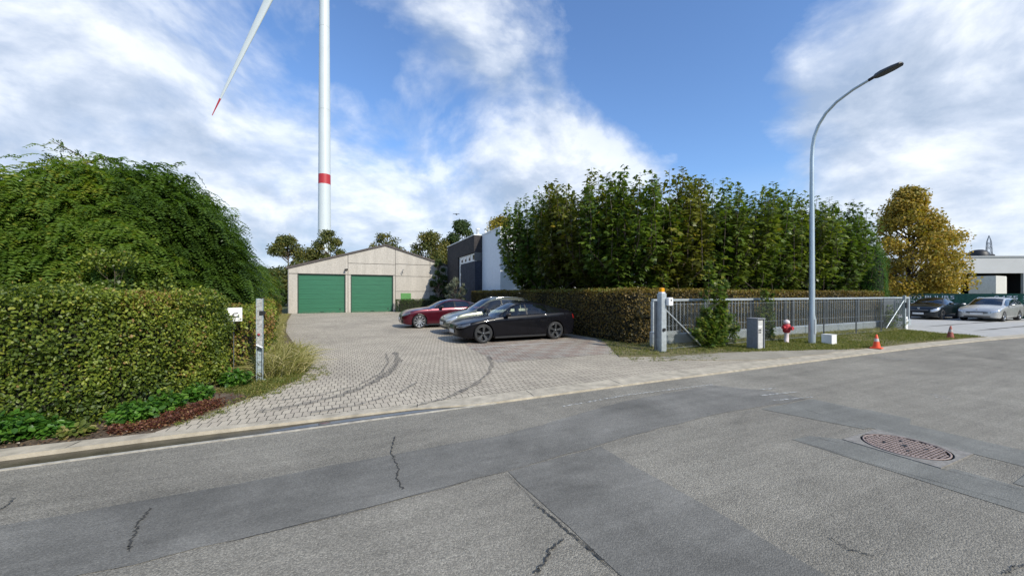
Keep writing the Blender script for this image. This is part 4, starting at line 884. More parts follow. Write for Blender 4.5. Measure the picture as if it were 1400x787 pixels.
# weeping locust trees
def weeping(name, label, s, t, H, rad, seed, nb, zb=.1, leader=False, group=None, elong=(1,1)):
    rg = np.random.default_rng(seed); r = thing(name, label, 'tree', s, t, 0, 0, group)
    paths = [([(0,0,0),(.1,0,H*.4),(0,.1,H*.85)], .2, .07)]
    u1 = rg.random(nb); th = rg.random(nb)*6.28; zf = 1-(u1**1.15)*(1-zb); prof = np.sqrt(np.maximum(0, 1-np.maximum(0, (zf-.30)/.70)**2.3))*np.minimum(1, .86+zf*.5)
    layer = rg.choice([1.0,.93,.82,.68], nb, p=[.46,.28,.16,.10]); DC = norm(rg.normal(size=(60,3))*[1,1,.75]+[0,0,.25]); DC[:,2] = np.abs(DC[:,2]); SP = norm(np.stack([np.cos(th), np.sin(th), np.tan(np.clip(zf,0,.98)*PI/2*.85)], 1)); dd_ = np.min(np.linalg.norm(SP[:,None]-DC[None], axis=2), axis=1)/.30; bump = 1.09-.30*np.minimum(dd_, 1.5)**2*.6+.12*fnoise(np.stack([np.cos(th)*rad, np.sin(th)*rad, zf*H], 1), 1.1, seed)+.09*fnoise(np.stack([np.cos(th)*rad, np.sin(th)*rad, zf*H], 1), 3.4, seed+3)
    R_ = rad*prof*layer*bump
    C0 = np.stack([np.cos(th)*R_*elong[0], np.sin(th)*R_*elong[1], zf*H*(.5+.5*layer*bump)], 1); outd = np.stack([np.cos(th), np.sin(th), th*0], 1)
    NF, NL = 5, 9
    cen, ax, nr, sz, tn = [], [], [], [], []
    near_ = np.argmin(np.linalg.norm(SP[:,None]-DC[None], axis=2), axis=1); bt = np.clip(.55*rg.random(60)[near_]+.45*rg.random(nb)+.12*(1-np.minimum(dd_,1)), 0, 1)
    for f in range(NF):
        base = C0+rg.normal(size=(nb,3))*.16; d0 = norm(outd*rg.uniform(.5,1.1,(nb,1))+rg.normal(size=(nb,3))*.45+[0,0,.25]); ln = rg.uniform(.35,.62,nb)
        side = norm(np.cross(d0, [0,0,1])+rg.normal(size=(nb,3))*.2)
        for i in range(NL):
            g_ = (i+1)/NL; pos = base+d0*(ln*g_)[:,None]+np.array([0,0,-1])*(ln*.75*g_**2)[:,None]
            dr = norm(d0+np.array([0,0,-1.5*g_]))
            for sg in (-1, 1):
                cen.append(pos); ax.append(side*sg+dr*.45+rg.normal(size=(nb,3))*.08); nr.append(np.cross(side, dr)+[0,0,.5]+rg.normal(size=(nb,3))*.2); sz.append(.115*(1.1-.6*abs(g_-.4))*rg.uniform(.8,1.2,nb)); tn.append(np.clip(bt*.95-.02+rg.normal(0,.09,nb)+.3*(rg.random(nb)>.985), 0, 1))
    cen, ax, nr, sz, tn = np.vstack(cen), np.vstack(ax), np.vstack(nr), np.concatenate(sz), np.concatenate(tn)
    keep = cen[:,2] > .12; L_, F_ = DIAMOND; nar = (L_*np.array([1,.62,1]), F_)
    for k in range(14):
        a = rg.random()*6.28; q = rad*.6; paths.append(([(0,0,H*.5),(q*.6*math.cos(a)*elong[0],q*.6*math.sin(a)*elong[1],H*.8),(q*1.2*math.cos(a)*elong[0],q*1.2*math.sin(a)*elong[1],H*.62),(q*1.5*math.cos(a)*elong[0],q*1.5*math.sin(a)*elong[1],H*.3)], .06, .012))
    if leader:
        br = [[(0,0,H*.8),(-.40,.1,H+.2),(-.70,.1,H+.75),(-1.25,.1,H+1.05)],[(-.5,.1,H+.4),(-.9,.2,H+.55),(-1.4,.2,H+.62)],[(-.40,.1,H+.2),(0,.1,H+.35),(.4,.1,H+.2)],[(-.55,.1,H+.6),(-.3,.1,H+.75),(-.05,.1,H+.68)],[(-.3,0,H+.05),(-.8,0,H+.2),(-1.2,0,H+.15)]]
        for b_ in br: paths.append((b_, .035, .008))
        cc_, aa_, nn_ = [], [], []
        for b_ in br:
            for i in range(len(b_)-1):
                for k in range(22):
                    f = rg.random(); p0 = np.array(b_[i])*(1-f)+np.array(b_[i+1])*f; dr = np.array(b_[i+1])-np.array(b_[i]); dr /= np.linalg.norm(dr); lat = norm(np.cross(dr, rg.normal(size=3)))
                    for q in range(7): cc_.append(p0+(dr*.6+lat)*.03*q+np.array([0,0,-.004*q*q])+rg.normal(size=3)*.012); aa_.append(lat+dr+rg.normal(size=3)*.6); nn_.append(np.array([0,0,1.])+rg.normal(size=3)*.3)
        leaves('leader_shoot', np.array(cc_), np.array(aa_), np.array(nn_), .085, nar, M['locust'], r)
    m = MB(); twig_tubes(m, paths)
    m.build('trunk', M['darkbark'], r)
    leaves('crown', cen[keep], ax[keep], nr[keep], sz[keep], nar, M['locust'], r, tn[keep]); return r
g = 'weeping locust trees along the left side'
weeping('weeping_tree', 'large domed weeping tree with a stray leading shoot behind the hornbeam hedge', -8.55, 8.8, 4.85, 3.0, 5, 3600, .12, True, g)
weeping('weeping_tree', 'second weeping tree along the drive, right shoulder of the green dome', -10.3, 14.0, 4.6, 3.3, 6, 2700, .05, False, g)
weeping('weeping_tree', 'third weeping tree along the drive, smaller and sloping down', -10.3, 20.0, 4.5, 3.3, 7, 1800, .05, False, g)
weeping('weeping_tree', 'last and lowest weeping tree beside the garage corner', -10.3, 25.4, 3.9, 2.8, 8, 1000, .05, False, g)
# light shrub at the far left behind the hedge
fluffy_tree('shrub', 'loose yellow green shrub rising behind the hornbeam hedge at far left', -11.6, 7.6, 3.9, 1.7, M['hornbeam'], 12, 7000, .075, .05, blobs=34, trunk_r=.02)
fluffy_tree('shrub', 'thin wispy shrub behind the middle of the hornbeam hedge', -8.6, 8.0, 2.7, 1.2, M['hornbeam'], 13, 5000, .07, .35, blobs=24, trunk_r=.012)
# =================================================================== SLIDING GATE, FENCE, POSTS
GL = 17.2
r = thing('sliding_gate', 'long galvanised sliding gate with vertical bars parked along the beech hedge', 'gate', 6.37, 3.33, .03)
m = MB(); m.box(0, GL, -.05, .05, 1.46, 1.54, .012); m.build('top_rail', M['galv'], r)
m = MB(); m.box(.55, GL, -.10, .10, .10, .42, .02); m.box(-.05, .55, -.08, .08, .04, .52, .02); m.build('bottom_beam', M['galv'], r)
m = MB()
for x in (0.03, GL-.05): m.box(x-.05, x+.05, -.045, .045, .42, 1.46)
m.build('end_stile', M['galv'], r)
for k in range(1, 7):
    m = MB(); x = k*GL/7; m.box(x-.035, x+.035, -.04, .04, .42, 1.46); m.build('mullion', M['galv_dark'], r)
me = None; nb = 100
for i in range(nb):
    x = .2+i*(GL-.35)/(nb-1)
    if min(abs(x-k*GL/7) for k in range(1, 7)) < .05: continue
    if me is None: mm = MB(); mm.box(-.0135, .0135, -.0135, .0135, .42, 1.46); me = mm.mesh('bar'); me.materials.append(plain('bar_steel', (.27,.29,.295), .5, .4, .15, 9))
    o = bpy.data.objects.new('bar', me); link(o, r); o.location = (x, 0, 0)
m = MB(); m.box(.25, 1.05, -.12, -.101, .38, .52); m.build('rack_cover', M['galv'], r)
# drive post with flashing light and control box
r = thing('gate_post', 'thick galvanised gate post with amber light and grey control box on top', 'gate post', 6.03, 2.62, .03)
m = MB(); m.box(-.10, .10, -.09, .09, 0, 1.72, .01); m.build('post', M['galv'], r)
m = MB(); m.box(-.16, -.105, .08, .14, 0, 1.5); m.build('guide', M['galv_dark'], r)
m = MB(); m.box(-.17, .17, -.15, .15, 0, .012); m.build('base_plate', M['galv'], r)
m = MB(); m.box(.06, .24, -.21, -.095, 1.36, 1.60, .015); cb = m.build('control_box', M['whitepaint'], r)
m = MB(); m.box(.125, .175, -.216, -.211, 1.50, 1.54); m.build('keyhole', M['black'], cb)
m = MB(); m.box(-.075,.075,-.075,.075,1.72,1.76,.01); m.build('lamp_base', M['whitepaint'], r)
m = MB(); m.box(-.062,.062,-.062,.062,1.76,1.885,.018); m.build('amber_lamp', plain('amber_lens', (.85,.36,.01), .25, 0, .1, coat=.6), r)
m = MB(); m.lathe([(.05,0),(.05,.05),(.03,.06),(.001,.06)], 12, (-.02,-.13,.66), 'y'); m.build('latch_wheel', M['black'], r)
for z in (1.2, 1.28): pass
# chain link fence
n_ = N('chain_link'); v_ = n_.obj(); sx = n_.add('ShaderNodeSeparateXYZ', {0: v_}); a_ = n_.math('ADD', sx.outputs[0], sx.outputs[2]); b_ = n_.math('SUBTRACT', sx.outputs[0], sx.outputs[2])
def wires(x): return n_.math('LESS_THAN', n_.math('FRACT', n_.math('MULTIPLY', x, 11.0)), .05)
fac = n_.math('MAXIMUM', wires(a_), wires(b_)); n_.col((.16,.18,.175)); n_.set(n_.b, 'Metallic', .5); n_.set(n_.b, 'Roughness', .5)
mx = n_.add('ShaderNodeMixShader', {'Fac': fac}); n_.set(mx, 1, n_.add('ShaderNodeBsdfTransparent').outputs[0]); n_.set(mx, 2, n_.b.outputs[0]); n_.set(n_.out, 'Surface', mx.outputs[0]); M['mesh'] = n_.m
r = thing('chain_link_fence', 'low chain link fence on slim posts standing in front of the sliding gate', 'fence', 6.14, 2.66, .03)
m = MB(); m.box(.03, 15.2, -.002, .002, .03, 1.42); m.build('wire_mesh', M['mesh'], r)
for x in (1.82, 4.05, 6.0, 8.5, 10.9, 13.0, 15.2):
    m = MB(); m.tube([(x,.035,0),(x,.035,1.46)], .026, 8); m.build('post', M['galv_dark'], r)
m = MB(); m.tube([(.08,-.02,1.22),(1.55,-.04,.08)], .022, 8); m.build('brace', M['galv'], r)
m = MB()
for z in (.08, .75, 1.40): m.tube([(.03,.006,z),(15.2,.006,z)], .004, 5)
m.build('tension_wire', M['galv'], r)
# dark lattice panel with bare shrub and post at the end of the verge
r = thing('gate_end_post', 'slim end post with diagonal strut and dark slatted panel beside the letter box', 'gate post', 21.3, 2.7, .03)
m = MB(); m.box(-.05,.05,-.05,.05,0,1.62,.008); m.build('post', M['galv'], r)
m = MB(); m.tube([(-.05,0,1.4),(-1.6,.05,.15)], .026, 8); m.build('strut', M['galv'], r)
m = MB()
for i in range(9): m.box(-1.12+i*.125, -1.01+i*.125, .30, .32, .1, 1.5)
m.box(-1.15,.0,.32,.34,.3,.36); m.box(-1.15,.0,.32,.34,1.2,1.26); m.build('slatted_panel', M['galv_dark'], r)
m = MB(); m.box(-.06,.06,-.09,-.051,1.05,1.3,.01); m.build('latch_box', M['black'], r)
r = thing('letter_box', 'white letter box on the ground beside the end post of the verge', 'letter box', 21.95, 3.0, .02)
m = MB(); m.box(-.17,.17,-.14,.14,0,.62,.015); m.build('box', M['whitepaint'], r)
m = MB(); m.box(-.08,.08,-.150,-.141,.46,.50); m.box(-.03,.03,-.150,-.141,.28,.36); m.build('slot', M['black'], r)

# =================================================================== STREET LAMP
r = thing('street_lamp', 'tall grey street lamp with curved arm and flat dark head on the grass verge', 'street lamp', 12.04, 1.79, .03)
m = MB(); m.tube([(0,0,0),(0,0,.9),(0,0,1.0),(0,0,5.2)], [.105,.102,.088,.066], 20); m.tube([(0,0,5.2),(0,0,6.3),(0,-.02,6.7),(0,-.07,7.05),(0,-.19,7.38),(0,-.40,7.69),(0,-.70,7.93),(0,-1.12,8.11),(0,-1.56,8.22)], [.066,.060,.056,.052,.049,.046,.043,.040,.038], 16)
m.build('pole', plain('lamp_galvanised', (.46,.53,.56), .4, .5, .08, 3), r)
m = MB(); m.tube([(0,-1.50,8.205),(0,-1.70,8.255)], .045, 12); hb_ = m.build('bracket', M['black'], r)
m = MB(); A = math.radians(6); ca, sa = math.cos(A), math.sin(A); V = []
for f, w_, zt_, zb_ in ((0,.05,.03,-.04),(.05,.10,.055,-.045),(.18,.14,.07,-.045),(.42,.145,.06,-.035),(.60,.12,.04,-.025),(.64,.06,.02,-.015)):
    for x, z in ((-w_,zb_),(w_,zb_),(w_*1.0,zb_+.03),(w_*.55,zt_),(-w_*.55,zt_),(-w_*1.0,zb_+.03)): V.append((x, -1.62-f*ca+z*sa, 8.24+f*sa+z*ca))
m.add(V, [(i*6+k, i*6+(k+1)%6, i*6+6+(k+1)%6, i*6+6+k) for i in range(5) for k in range(6)]+[(5,4,3,2,1,0),tuple(30+k for k in range(6))]); ho = m.build('lamp_head', plain('lamp_head_grey', (.035,.04,.045), .5), r)
m = MB(); m.box(-.052,.052,-.108,-.090,.35,.85,.004); m.build('access_hatch', M['galv'], r)

# cabinet, hydrant, utility box
r = thing('utility_cabinet', 'slim grey concrete utility cabinet with recessed pale door on the verge', 'cabinet', 8.89, 1.63, .03)
m = MB(); m.prism([(0,.0),(.03,.0),(.03,.34),(0,.34)], 0, .93); m.prism([(.31,0),(.34,0),(.34,.34),(.31,.34)], 0, .93); m.prism([(.03,.31),(.31,.31),(.31,.34),(.03,.34)], 0, .93); m.box(-.015,.355,-.015,.355,.93,.965,.006)
m.build('housing', plain('cabinet_concrete', (.21,.22,.235), .85, 0, .18, 14, bump=.3), r)
m = MB(); m.box(.03,.31,.035,.06,.02,.91); dr = m.build('door', plain('cabinet_door', (.50,.50,.48), .6, 0, .15, 10), r)
m = MB(); m.box(.08,.26,.030,.034,.68,.74); m.build('label_plate', M['whitepaint'], dr)
m = MB()
for x in (.12, .19):
    m.lathe([(.028,0),(.028,-.003),(.018,-.003),(.018,0)], 12, (x,.034,.60), 'y'); m.lathe([(.025,0),(.025,-.003),(.015,-.003),(.015,0)], 12, (x,.034,.53), 'y')
m.box(.05,.065,.024,.034,.4,.5); m.build('lock', M['black'], dr)
r = thing('fire_hydrant', 'red and white fire hydrant on the grass beside the street lamp', 'fire hydrant', 11.45, 2.26, .03)
Rp = plain('hydrant_red', (.48,.035,.045), .5, 0, .15, 12); Wp = plain('hydrant_white', (.72,.62,.60), .55, 0, .15, 12)
m = MB(); m.lathe([(.085,0),(.085,.03),(.068,.04),(.068,.36),(.075,.38)], 20); m.build('stem', Wp, r)
m = MB(); m.lathe([(.075,.36),(.105,.39),(.112,.42),(.112,.62),(.10,.65),(.06,.67)], 20); m.tube([(0,-.05,.53),(0,-.17,.53)], .058, 14); m.tube([(-.05,0,.55),(-.17,0,.55)], .048, 14); m.tube([(.05,0,.50),(.165,0,.49)], .060, 14); m.build('body', Rp, r)
m = MB(); m.lathe([(.07,.66),(.098,.68),(.10,.74),(.075,.79),(.03,.80),(.03,.82),(.001,.82)], 20); m.build('cap', Wp, r)
for d, z, rr in (((0,-1),.53,.065),((-1,0),.55,.055),((1,0),.49,.07)):
    m = MB(); m.tube([(d[0]*.165,d[1]*.165,z),(d[0]*.205,d[1]*.205,z)], rr, 8, smooth=False); m.build('outlet_cap', Rp if d[0] != 1 else plain('hydrant_red_dark',(.30,.02,.03),.5), r)
r = thing('utility_box', 'small white utility box on the grass at the foot of the street lamp', 'utility box', 12.25, 1.32, .03)
m = MB(); m.box(0,.30,0,.30,0,.33,.008); m.build('housing', M['whitepaint'], r)
m = MB(); m.box(-.008,.308,-.008,.308,.33,.345,.004); m.build('lid', M['whitepaint'], r)

# traffic cones
def cone(label, s, t, rot, tilt, oc, wc, h):
    r = thing('traffic_cone', label, 'traffic cone', s, t, .042, rot, 'traffic cones on the kerb'); r.rotation_euler = (tilt, tilt*.5, TH+rot)
    m = MB(); m.box(-.14,.14,-.14,.14,0,.03,.012); m.build('base', oc, r)
    R_ = lambda z: .105-(z/h)*.083
    m = MB(); m.lathe([(R_(z), z) for z in (.03, h*.50)], 20); m.lathe([(R_(z), z) for z in (h*.72, h)]+[(.001,h)], 20); m.build('body', oc, r)
    m = MB(); m.lathe([(R_(z)+.001, z) for z in (h*.50, h*.72)], 20); m.build('reflective_band', wc, r)
cone('clean bright orange traffic cone with a pale band on the kerb', 12.62, .33, .2, .0, plain('cone_orange', (.85,.10,.03), .5, 0, .08), plain('band_pale', (.62,.55,.50), .4), .43)
cone('faded dirty red and white traffic cone at the tip of the verge', 18.62, .50, .5, .03, plain('cone_faded', (.33,.10,.07), .7, 0, .35, 14), plain('band_dirty', (.42,.38,.35), .7, 0, .3, 14), .47)

# left post and sign
r = thing('galvanised_post', 'weathered galvanised channel post with rusty fittings at left of the driveway', 'post', -4.02, 3.12, .03)
n_ = N('peeling_steel'); v_ = n_.obj(); f_ = n_.noise(14, 5, .7, v_); n_.col(n_.ramp(f_, [(.35,(.16,.13,.11)),(.46,(.36,.42,.44)),(.65,(.50,.58,.60))])); n_.set(n_.b,'Metallic',.4); n_.set(n_.b,'Roughness',.5)
m = MB(); m.box(-.055,-.045,-.05,.05,0,1.62); m.box(.045,.055,-.05,.05,0,1.62); m.box(-.045,.045,.04,.05,0,1.62); m.build('channel', n_.m, r)
m = MB(); m.box(-.044,.044,-.045,.039,.66,1.60); m.build('upper_sleeve', plain('grey_lichen', (.36,.36,.34), .9, 0, .5, 22, bump=.6), r)
m = MB(); m.box(.0,.085,-.07,-.051,1.30,1.38,.006); m.box(.056,.085,-.02,.05,1.31,1.37); m.build('hinge_bracket', M['black'], r)
m = MB(); m.lathe([(.024,0),(.024,-.02),(.001,-.03)], 10, (-.01,-.046,.92), 'y'); m.build('reflector', plain('reflector_red', (.30,.05,.06), .5), r)
m = MB(); m.box(-.11,.12,-.10,.10,0,.012); m.lathe([(.02,.012),(.02,.05),(.001,.05)], 6, (.09,-.07,0)); m.tube([(-.05,-.055,.72),(.05,-.055,.66)], .022, 6); m.build('base_plate', M['galv'], r)
r = thing('small_sign', 'small square white sign on a thin stake against the hornbeam hedge', 'sign', -4.50, 3.38, 0, .28)
m = MB(); m.box(-.135,.135,-.01,0,1.20,1.47); m.build('panel', M['whitepaint'], r)
m = MB(); m.tube([(0,.02,0),(0,.02,1.45)], .008, 6); m.build('stake', M['galv_dark'], r)
m = MB(); m.tube([(-.15,-.02,1.24),(-.08,-.03,1.27),(-.03,-.025,1.32),(.03,-.03,1.29),(.08,-.03,1.31)], .006, 5); m.tube([(-.03,-.025,1.32),(.0,-.03,1.36),(.07,-.03,1.37)], .005, 5)
m.build('twig', M['darkbark'], r)
n = 26; p = np.stack([RNG.uniform(-.15,.12,n), RNG.uniform(-.05,-.02,n), RNG.uniform(1.23,1.34,n)], 1); leaves('twig_leaf', p, rnd(n), rnd(n)*.4+[0,-1,0], .035, DIAMOND, M['hornbeam'], r)

# =================================================================== SMALL PLANTS
def blades(name, pts, hgt, mat, per=7, spread=.06, lean=.5, curve=True):
    """tufts of thin curved blades at pts (N,3)"""
    n = len(pts)*per; base = np.repeat(pts, per, 0)+np.concatenate([RNG.normal(size=(n,2))*spread, np.zeros((n,1))], 1)
    h = np.repeat(np.broadcast_to(hgt, (len(pts),)), per)*RNG.uniform(.5,1.2,n); d = np.concatenate([RNG.normal(size=(n,2))*lean, np.ones((n,1))], 1); d = norm(d)
    side = norm(np.cross(d, rnd(n)))*(.0045+.006*h)[:,None]; mid = base+d*(h*.55)[:,None]; tip = base+d*(h*.95)[:,None]+np.concatenate([d[:,:2]*(h*.8)[:,None], (-.35*h)[:,None]*np.linalg.norm(d[:,:2], axis=1)[:,None]], 1)
    V = np.stack([base-side, base+side, mid+side*.8, mid-side*.8, tip], 1).reshape(-1,3); k = np.arange(n)*5
    F = np.vstack([np.stack([k,k+1,k+2,k+3],1), np.stack([k+3,k+2,k+4,k+4],1)]); F2 = F[n:, :3]
    me = bpy.data.meshes.new(name); tn = RNG.random(n)
    V = V; allf = np.vstack([np.stack([k,k+1,k+2],1), np.stack([k,k+2,k+3],1), F2])
    me = raw_mesh(name, V, allf, False, np.concatenate([tn,tn,tn])); o = obj(name, me, mat); return frame(o)
def inpoly(p, poly):
    x, y = p[:,0], p[:,1]; c = np.zeros(len(p), bool); j = len(poly)-1
    for i in range(len(poly)):
        xi, yi = poly[i]; xj, yj = poly[j]
        with np.errstate(divide='ignore', invalid='ignore'): c ^= ((yi > y) != (yj > y)) & (x < (xj-xi)*(y-yi)/(yj-yi+1e-12)+xi)
        j = i
    return c
def scatter(poly, n, z):
    a = np.array(poly); q = RNG.random((n*2,2))*(a.max(0)-a.min(0))+a.min(0); q = q[inpoly(q, poly)][:n]; return np.concatenate([q, np.full((len(q),1), z)], 1)
VF = [(4.2,2.65),(6.2,2.0),(8.6,1.45),(10.2,1.0),(11.4,.58),(15.4,.5),(19.3,.32),(20.6,.2),(21.3,2.6),(21.6,4.0),(6.4,4.1),(6.1,5.6),(5.0,3.6)]
pts = scatter(VF, 15000, .04); k = (fnoise(pts, 1.6, 3) > -.25+.9*(pts[:,0] < 8)-.25*(pts[:,1] > 3.0)) | (RNG.random(len(pts)) < .25); tag(blades('verge_grass', pts[k], .085, M['grass'], 6), kind='stuff')
pts = scatter([(6.2,2.9),(21.3,2.6),(21.4,3.6),(6.6,3.9)], 1500, .04); tag(blades('fence_line_grass', pts, .20, M['drygrass'], 7, .05, .35), kind='stuff')
DG = [(-4.7,1.7),(-4.15,1.35),(-3.7,2.2),(-3.35,3.0),(-3.25,4.6),(-3.75,7.5),(-4.7,7.5),(-4.9,4),(-4.6,2.6)]
pts = scatter(DG, 2600, .03); pts = pts[(fnoise(pts, 2.6, 8) > -.1) | (pts[:,1] > 3)]; tag(blades('entrance_grass', pts, .10, M['grass'], 7, .05, .8), kind='stuff')
q = scatter(DG, 1500, .04); tag(frame(leaves('dead_leaves', q, rnd(len(q))*[1,1,.2], rnd(len(q))*.3+[0,0,1], RNG.uniform(.02,.05,len(q)), DIAMOND, M['redplant'])), kind='stuff')
pts = scatter([(-4.2,3.2),(-3.5,3.3),(-3.3,4.5),(-3.6,6.2),(-4.4,6.2)], 330, .03); tag(blades('dry_grass', pts, .62, M['drygrass'], 8, .05, .55), kind='stuff')
pts = scatter([(-4.9,7),(-4.1,7),(-5.0,13.5),(-5.9,21),(-6.7,29),(-7.3,29),(-6.0,14)], 2600, .03); tag(blades('drive_edge_grass', pts, .22, M['drygrass'], 7, .06, .5), kind='stuff')
# joint weeds on the drive edge
pts = np.vstack([scatter([(-4.6,.5),(-4.0,1.0),(-3.3,2.4),(-2.8,3.2),(-2.9,4.6),(-3.6,3.4),(-4.2,1.6)], 330, .03), scatter([(4.0,1.8),(6.5,.9),(7,1.6),(4.8,2.6)], 150, .03)]); tag(blades('paving_weeds', pts, .05, M['grass'], 8, .03, .8), kind='stuff')
# fallen leaves on soil, red dead ground cover
n = 1900; q = scatter([(-12,.50),(-4.75,.44),(-4.3,1.0),(-4.6,1.7),(-5.5,.95),(-12,.95)], n, .045); n = len(q); q[:,2] += RNG.random(n)*.02
tag(frame(leaves('leaf_litter', q, rnd(n)*[1,1,.2], rnd(n)*.3+[0,0,1], RNG.uniform(.02,.055,n), DIAMOND, leafmat('litter_leaf', [(0,(.05,.03,.018)),(.6,(.16,.09,.045)),(.9,(.3,.2,.10)),(1,(.55,.5,.42))], .8, .1))), kind='stuff')
def spread(poly, n, size, mat, name, hmax, z=.04, shape=DIAMOND, up=1.):
    q = scatter(poly, n, z); n = len(q); q[:,2] += RNG.random(n)**1.5*hmax*(.6+.4*fnoise(q, 5, 9)); return tag(frame(leaves(name, q, rnd(n)+[0,0,.3], rnd(n)*.6+[0,0,up], RNG.uniform(.6,1.3,n)*size, shape, mat)), kind='stuff')
spread([(-5.15,.62),(-4.95,.5),(-4.62,.60),(-4.35,1.0),(-4.15,1.45),(-4.45,1.75),(-4.72,1.25),(-5.2,.95)], 5200, .032, M['redplant'], 'red_ground_cover', .12)
def weed(label, s, t, rad, h, n, size, mat=M['nettle'], grp='bright green weeds at the foot of the hedge', name='weed', cat='weed'):
    r = thing(name, label, cat, s, t, .03, RNG.random()*6, grp); d = norm(rnd(n)); rr = RNG.random(n)**.4
    p = d*rr[:,None]*np.array([rad,rad,h*.55]); p[:,2] = np.abs(p[:,2]+h*.42); m = MB(); paths = []
    for k in range(7):
        a = k*.9; q = (rad*.6*math.cos(a), rad*.6*math.sin(a), h*.75); paths.append(([(0,0,0),(q[0]*.5,q[1]*.5,h*.45),q], .008, .003))
    twig_tubes(m, paths); m.build('stem', M['nettle'], r)
    leaves('foliage', p, rnd(n)*.5+d*[1,1,-.3], rnd(n)*.35+d*.6+[0,0,.8], size*RNG.uniform(.6,1.3,n), OVAL, mat, r); return r
for lb, s, t, ra, h, n in [('bright green weed clump at the far left foot of the hornbeam hedge', -6.55, .86, .30, .42, 900), ('bright green weeds spilling onto the soil left of the bare patch', -6.05, .84, .26, .34, 700), ('bright green weed near the bare soil patch, low and narrow', -5.72, .84, .15, .22, 260),
        ('leafy bright green weeds right of the bare soil, above the red plants', -5.05, 1.05, .24, .30, 620), ('bright green weed clump at the rounded hedge corner', -4.86, 1.42, .22, .30, 520), ('small bright green weed beside the hedge end', -4.66, 2.0, .18, .26, 360), ('low green bramble at the foot of the galvanised post', -4.35, 2.85, .25, .32, 420), ('bright green weeds at the left picture edge under the hedge', -7.2, .72, .35, .45, 700)]:
    weed(lb, s, t, ra, h, n, .075)
weed('young spiky rosette weed on the bare soil', -5.45, .72, .13, .12, 120, .08, M['grass'])
# saplings on the gate fence
def sapling(label, s, t, H, n, stems, size, wid, shape=PLANE):
    r = thing('sapling', label, 'sapling', s, t, .03, 0, 'saplings growing through the fence'); rg = np.random.default_rng(int(s*100)); paths = []; cen = []; ax = []; nr = []
    for (x, y, h) in stems:
        e = np.array([x, y, h]); b = np.array([x*.2, y*.2, 0]); mid = b*.4+e*.6+rg.normal(size=3)*.06; paths.append(([tuple(b), tuple(mid), tuple(e)], .012, .004)); k = int(n*h/sum(q[2] for q in stems))
        for i in range(k):
            f = .06+.94*rg.random(); p = b*(1-f)**2+2*mid*f*(1-f)+e*f*f; th = rg.random()*6.28; o = np.array([math.cos(th), math.sin(th), rg.uniform(0,.7)]); cen.append(p+o*wid*rg.uniform(.1,1)*(1.15-f*.75)); ax.append(o+[0,0,-.4]); nr.append(np.array([0,-.4,.8])+rg.normal(size=3)*.4)
    m = MB(); twig_tubes(m, paths); m.build('stem', M['bark'], r); cen = np.array(cen); cen[:,2] = np.abs(cen[:,2])
    leaves('foliage', cen, np.array(ax), np.array(nr), size*rg.uniform(.6,1.25,len(cen)), shape, M['vine'], r); return r
sapling('tall leafy sapling climbing through the gate, left of the grey cabinet', 8.35, 2.75, 2.9, 1250, [(.0,.1,2.75),(.25,0,2.0),(-.35,0,1.3),(-.15,-.2,.9),(.4,-.15,1.5),(.15,-.25,.8),(.55,0,2.15),(-.5,-.1,.7)], .12, .27)
sapling('bushy green growth at the foot of the tall sapling by the gate', 8.0, 2.55, 1.2, 2100, [(-.75,0,.6),(-.4,0,.9),(0,-.1,1.0),(.4,-.05,1.25),(.9,0,1.0),(1.15,-.05,.6),(.7,0,1.45),(-.15,0,1.25)], .095, .26)
sapling('slim climbing sapling covering the gate behind the hydrant', 11.45, 3.0, 1.95, 1300, [(0,0,1.85),(.2,0,1.4),(-.25,0,1.2),(.1,-.1,.8),(.35,0,1.7)], .09, .20)
sapling('sparse sapling stems just left of the grey cabinet', 9.35, 2.75, 1.1, 420, [(0,0,1.05),(.2,0,.7),(-.2,0,.8)], .07, .14)
sapling('scrubby plant at the end of the gate beside the slatted panel', 20.5, 2.9, 1.3, 420, [(0,0,1.2),(.4,0,.9),(-.3,0,.7),(.8,-.1,.6),(1.1,-.2,.4)], .07, .16)

# =================================================================== FAR YARD AT RIGHT
n_ = N('banner_green'); v_ = n_.obj(); sx = n_.add('ShaderNodeSeparateXYZ', {0: v_}); cx = n_.add('ShaderNodeCombineXYZ', {0: sx.outputs[1], 1: sx.outputs[2]})
ck = n_.noise(9, 3, .7, v_); n_.col(n_.ramp(ck, [(.35,(.010,.060,.040)),(.55,(.018,.115,.072)),(.7,(.05,.20,.13))])); n_.set(n_.b,'Roughness',.55)
r = thing('banner_fence', 'long dark green printed banner fence with white phone numbers behind the parked cars', 'banner fence', 38.5, -.2, .0)
m = MB(); m.box(0,.02,-8,11.5,.08,1.74); m.build('banner', n_.m, r)
for y in (-7.8,-5.4,-3,-.5,2,4.4,6.8,9.2,11.4):
    m = MB(); m.tube([(.06,y,0),(.06,y,1.8)], .03, 8); m.build('post', M['galv_dark'], r)
M['letter'] = plain('letter_white', (.9,.91,.9), .5)
def text(body, y, z, size, sx_, parent, mat=M['letter'], rot=(PI/2,0,-PI/2), x=-.006, bold=.012):
    c = bpy.data.curves.new('lettering', 'FONT'); c.body = body; c.size = size; c.extrude = .003; c.offset = 0; c.resolution_u = 3
    o = bpy.data.objects.new('tmp', c); C.objects.link(o); dg = bpy.context.evaluated_depsgraph_get(); me = bpy.data.meshes.new_from_object(o.evaluated_get(dg)); bpy.data.objects.remove(o)
    ob = obj('lettering', me, mat, parent); ob.location = (x, y, z); ob.rotation_euler = rot; ob.scale = (sx_,1,1); return ob
text('0475 53 40 04', 4.35, 1.34, .37, 1.42, r); text('0477 36 27 77', 4.35, .98, .37, 1.42, r)
text('15 - 2870 PUURS', 9.9, 1.34, .37, 1.42, r); text('AND DISTRICT', 9.9, .98, .37, 1.42, r)
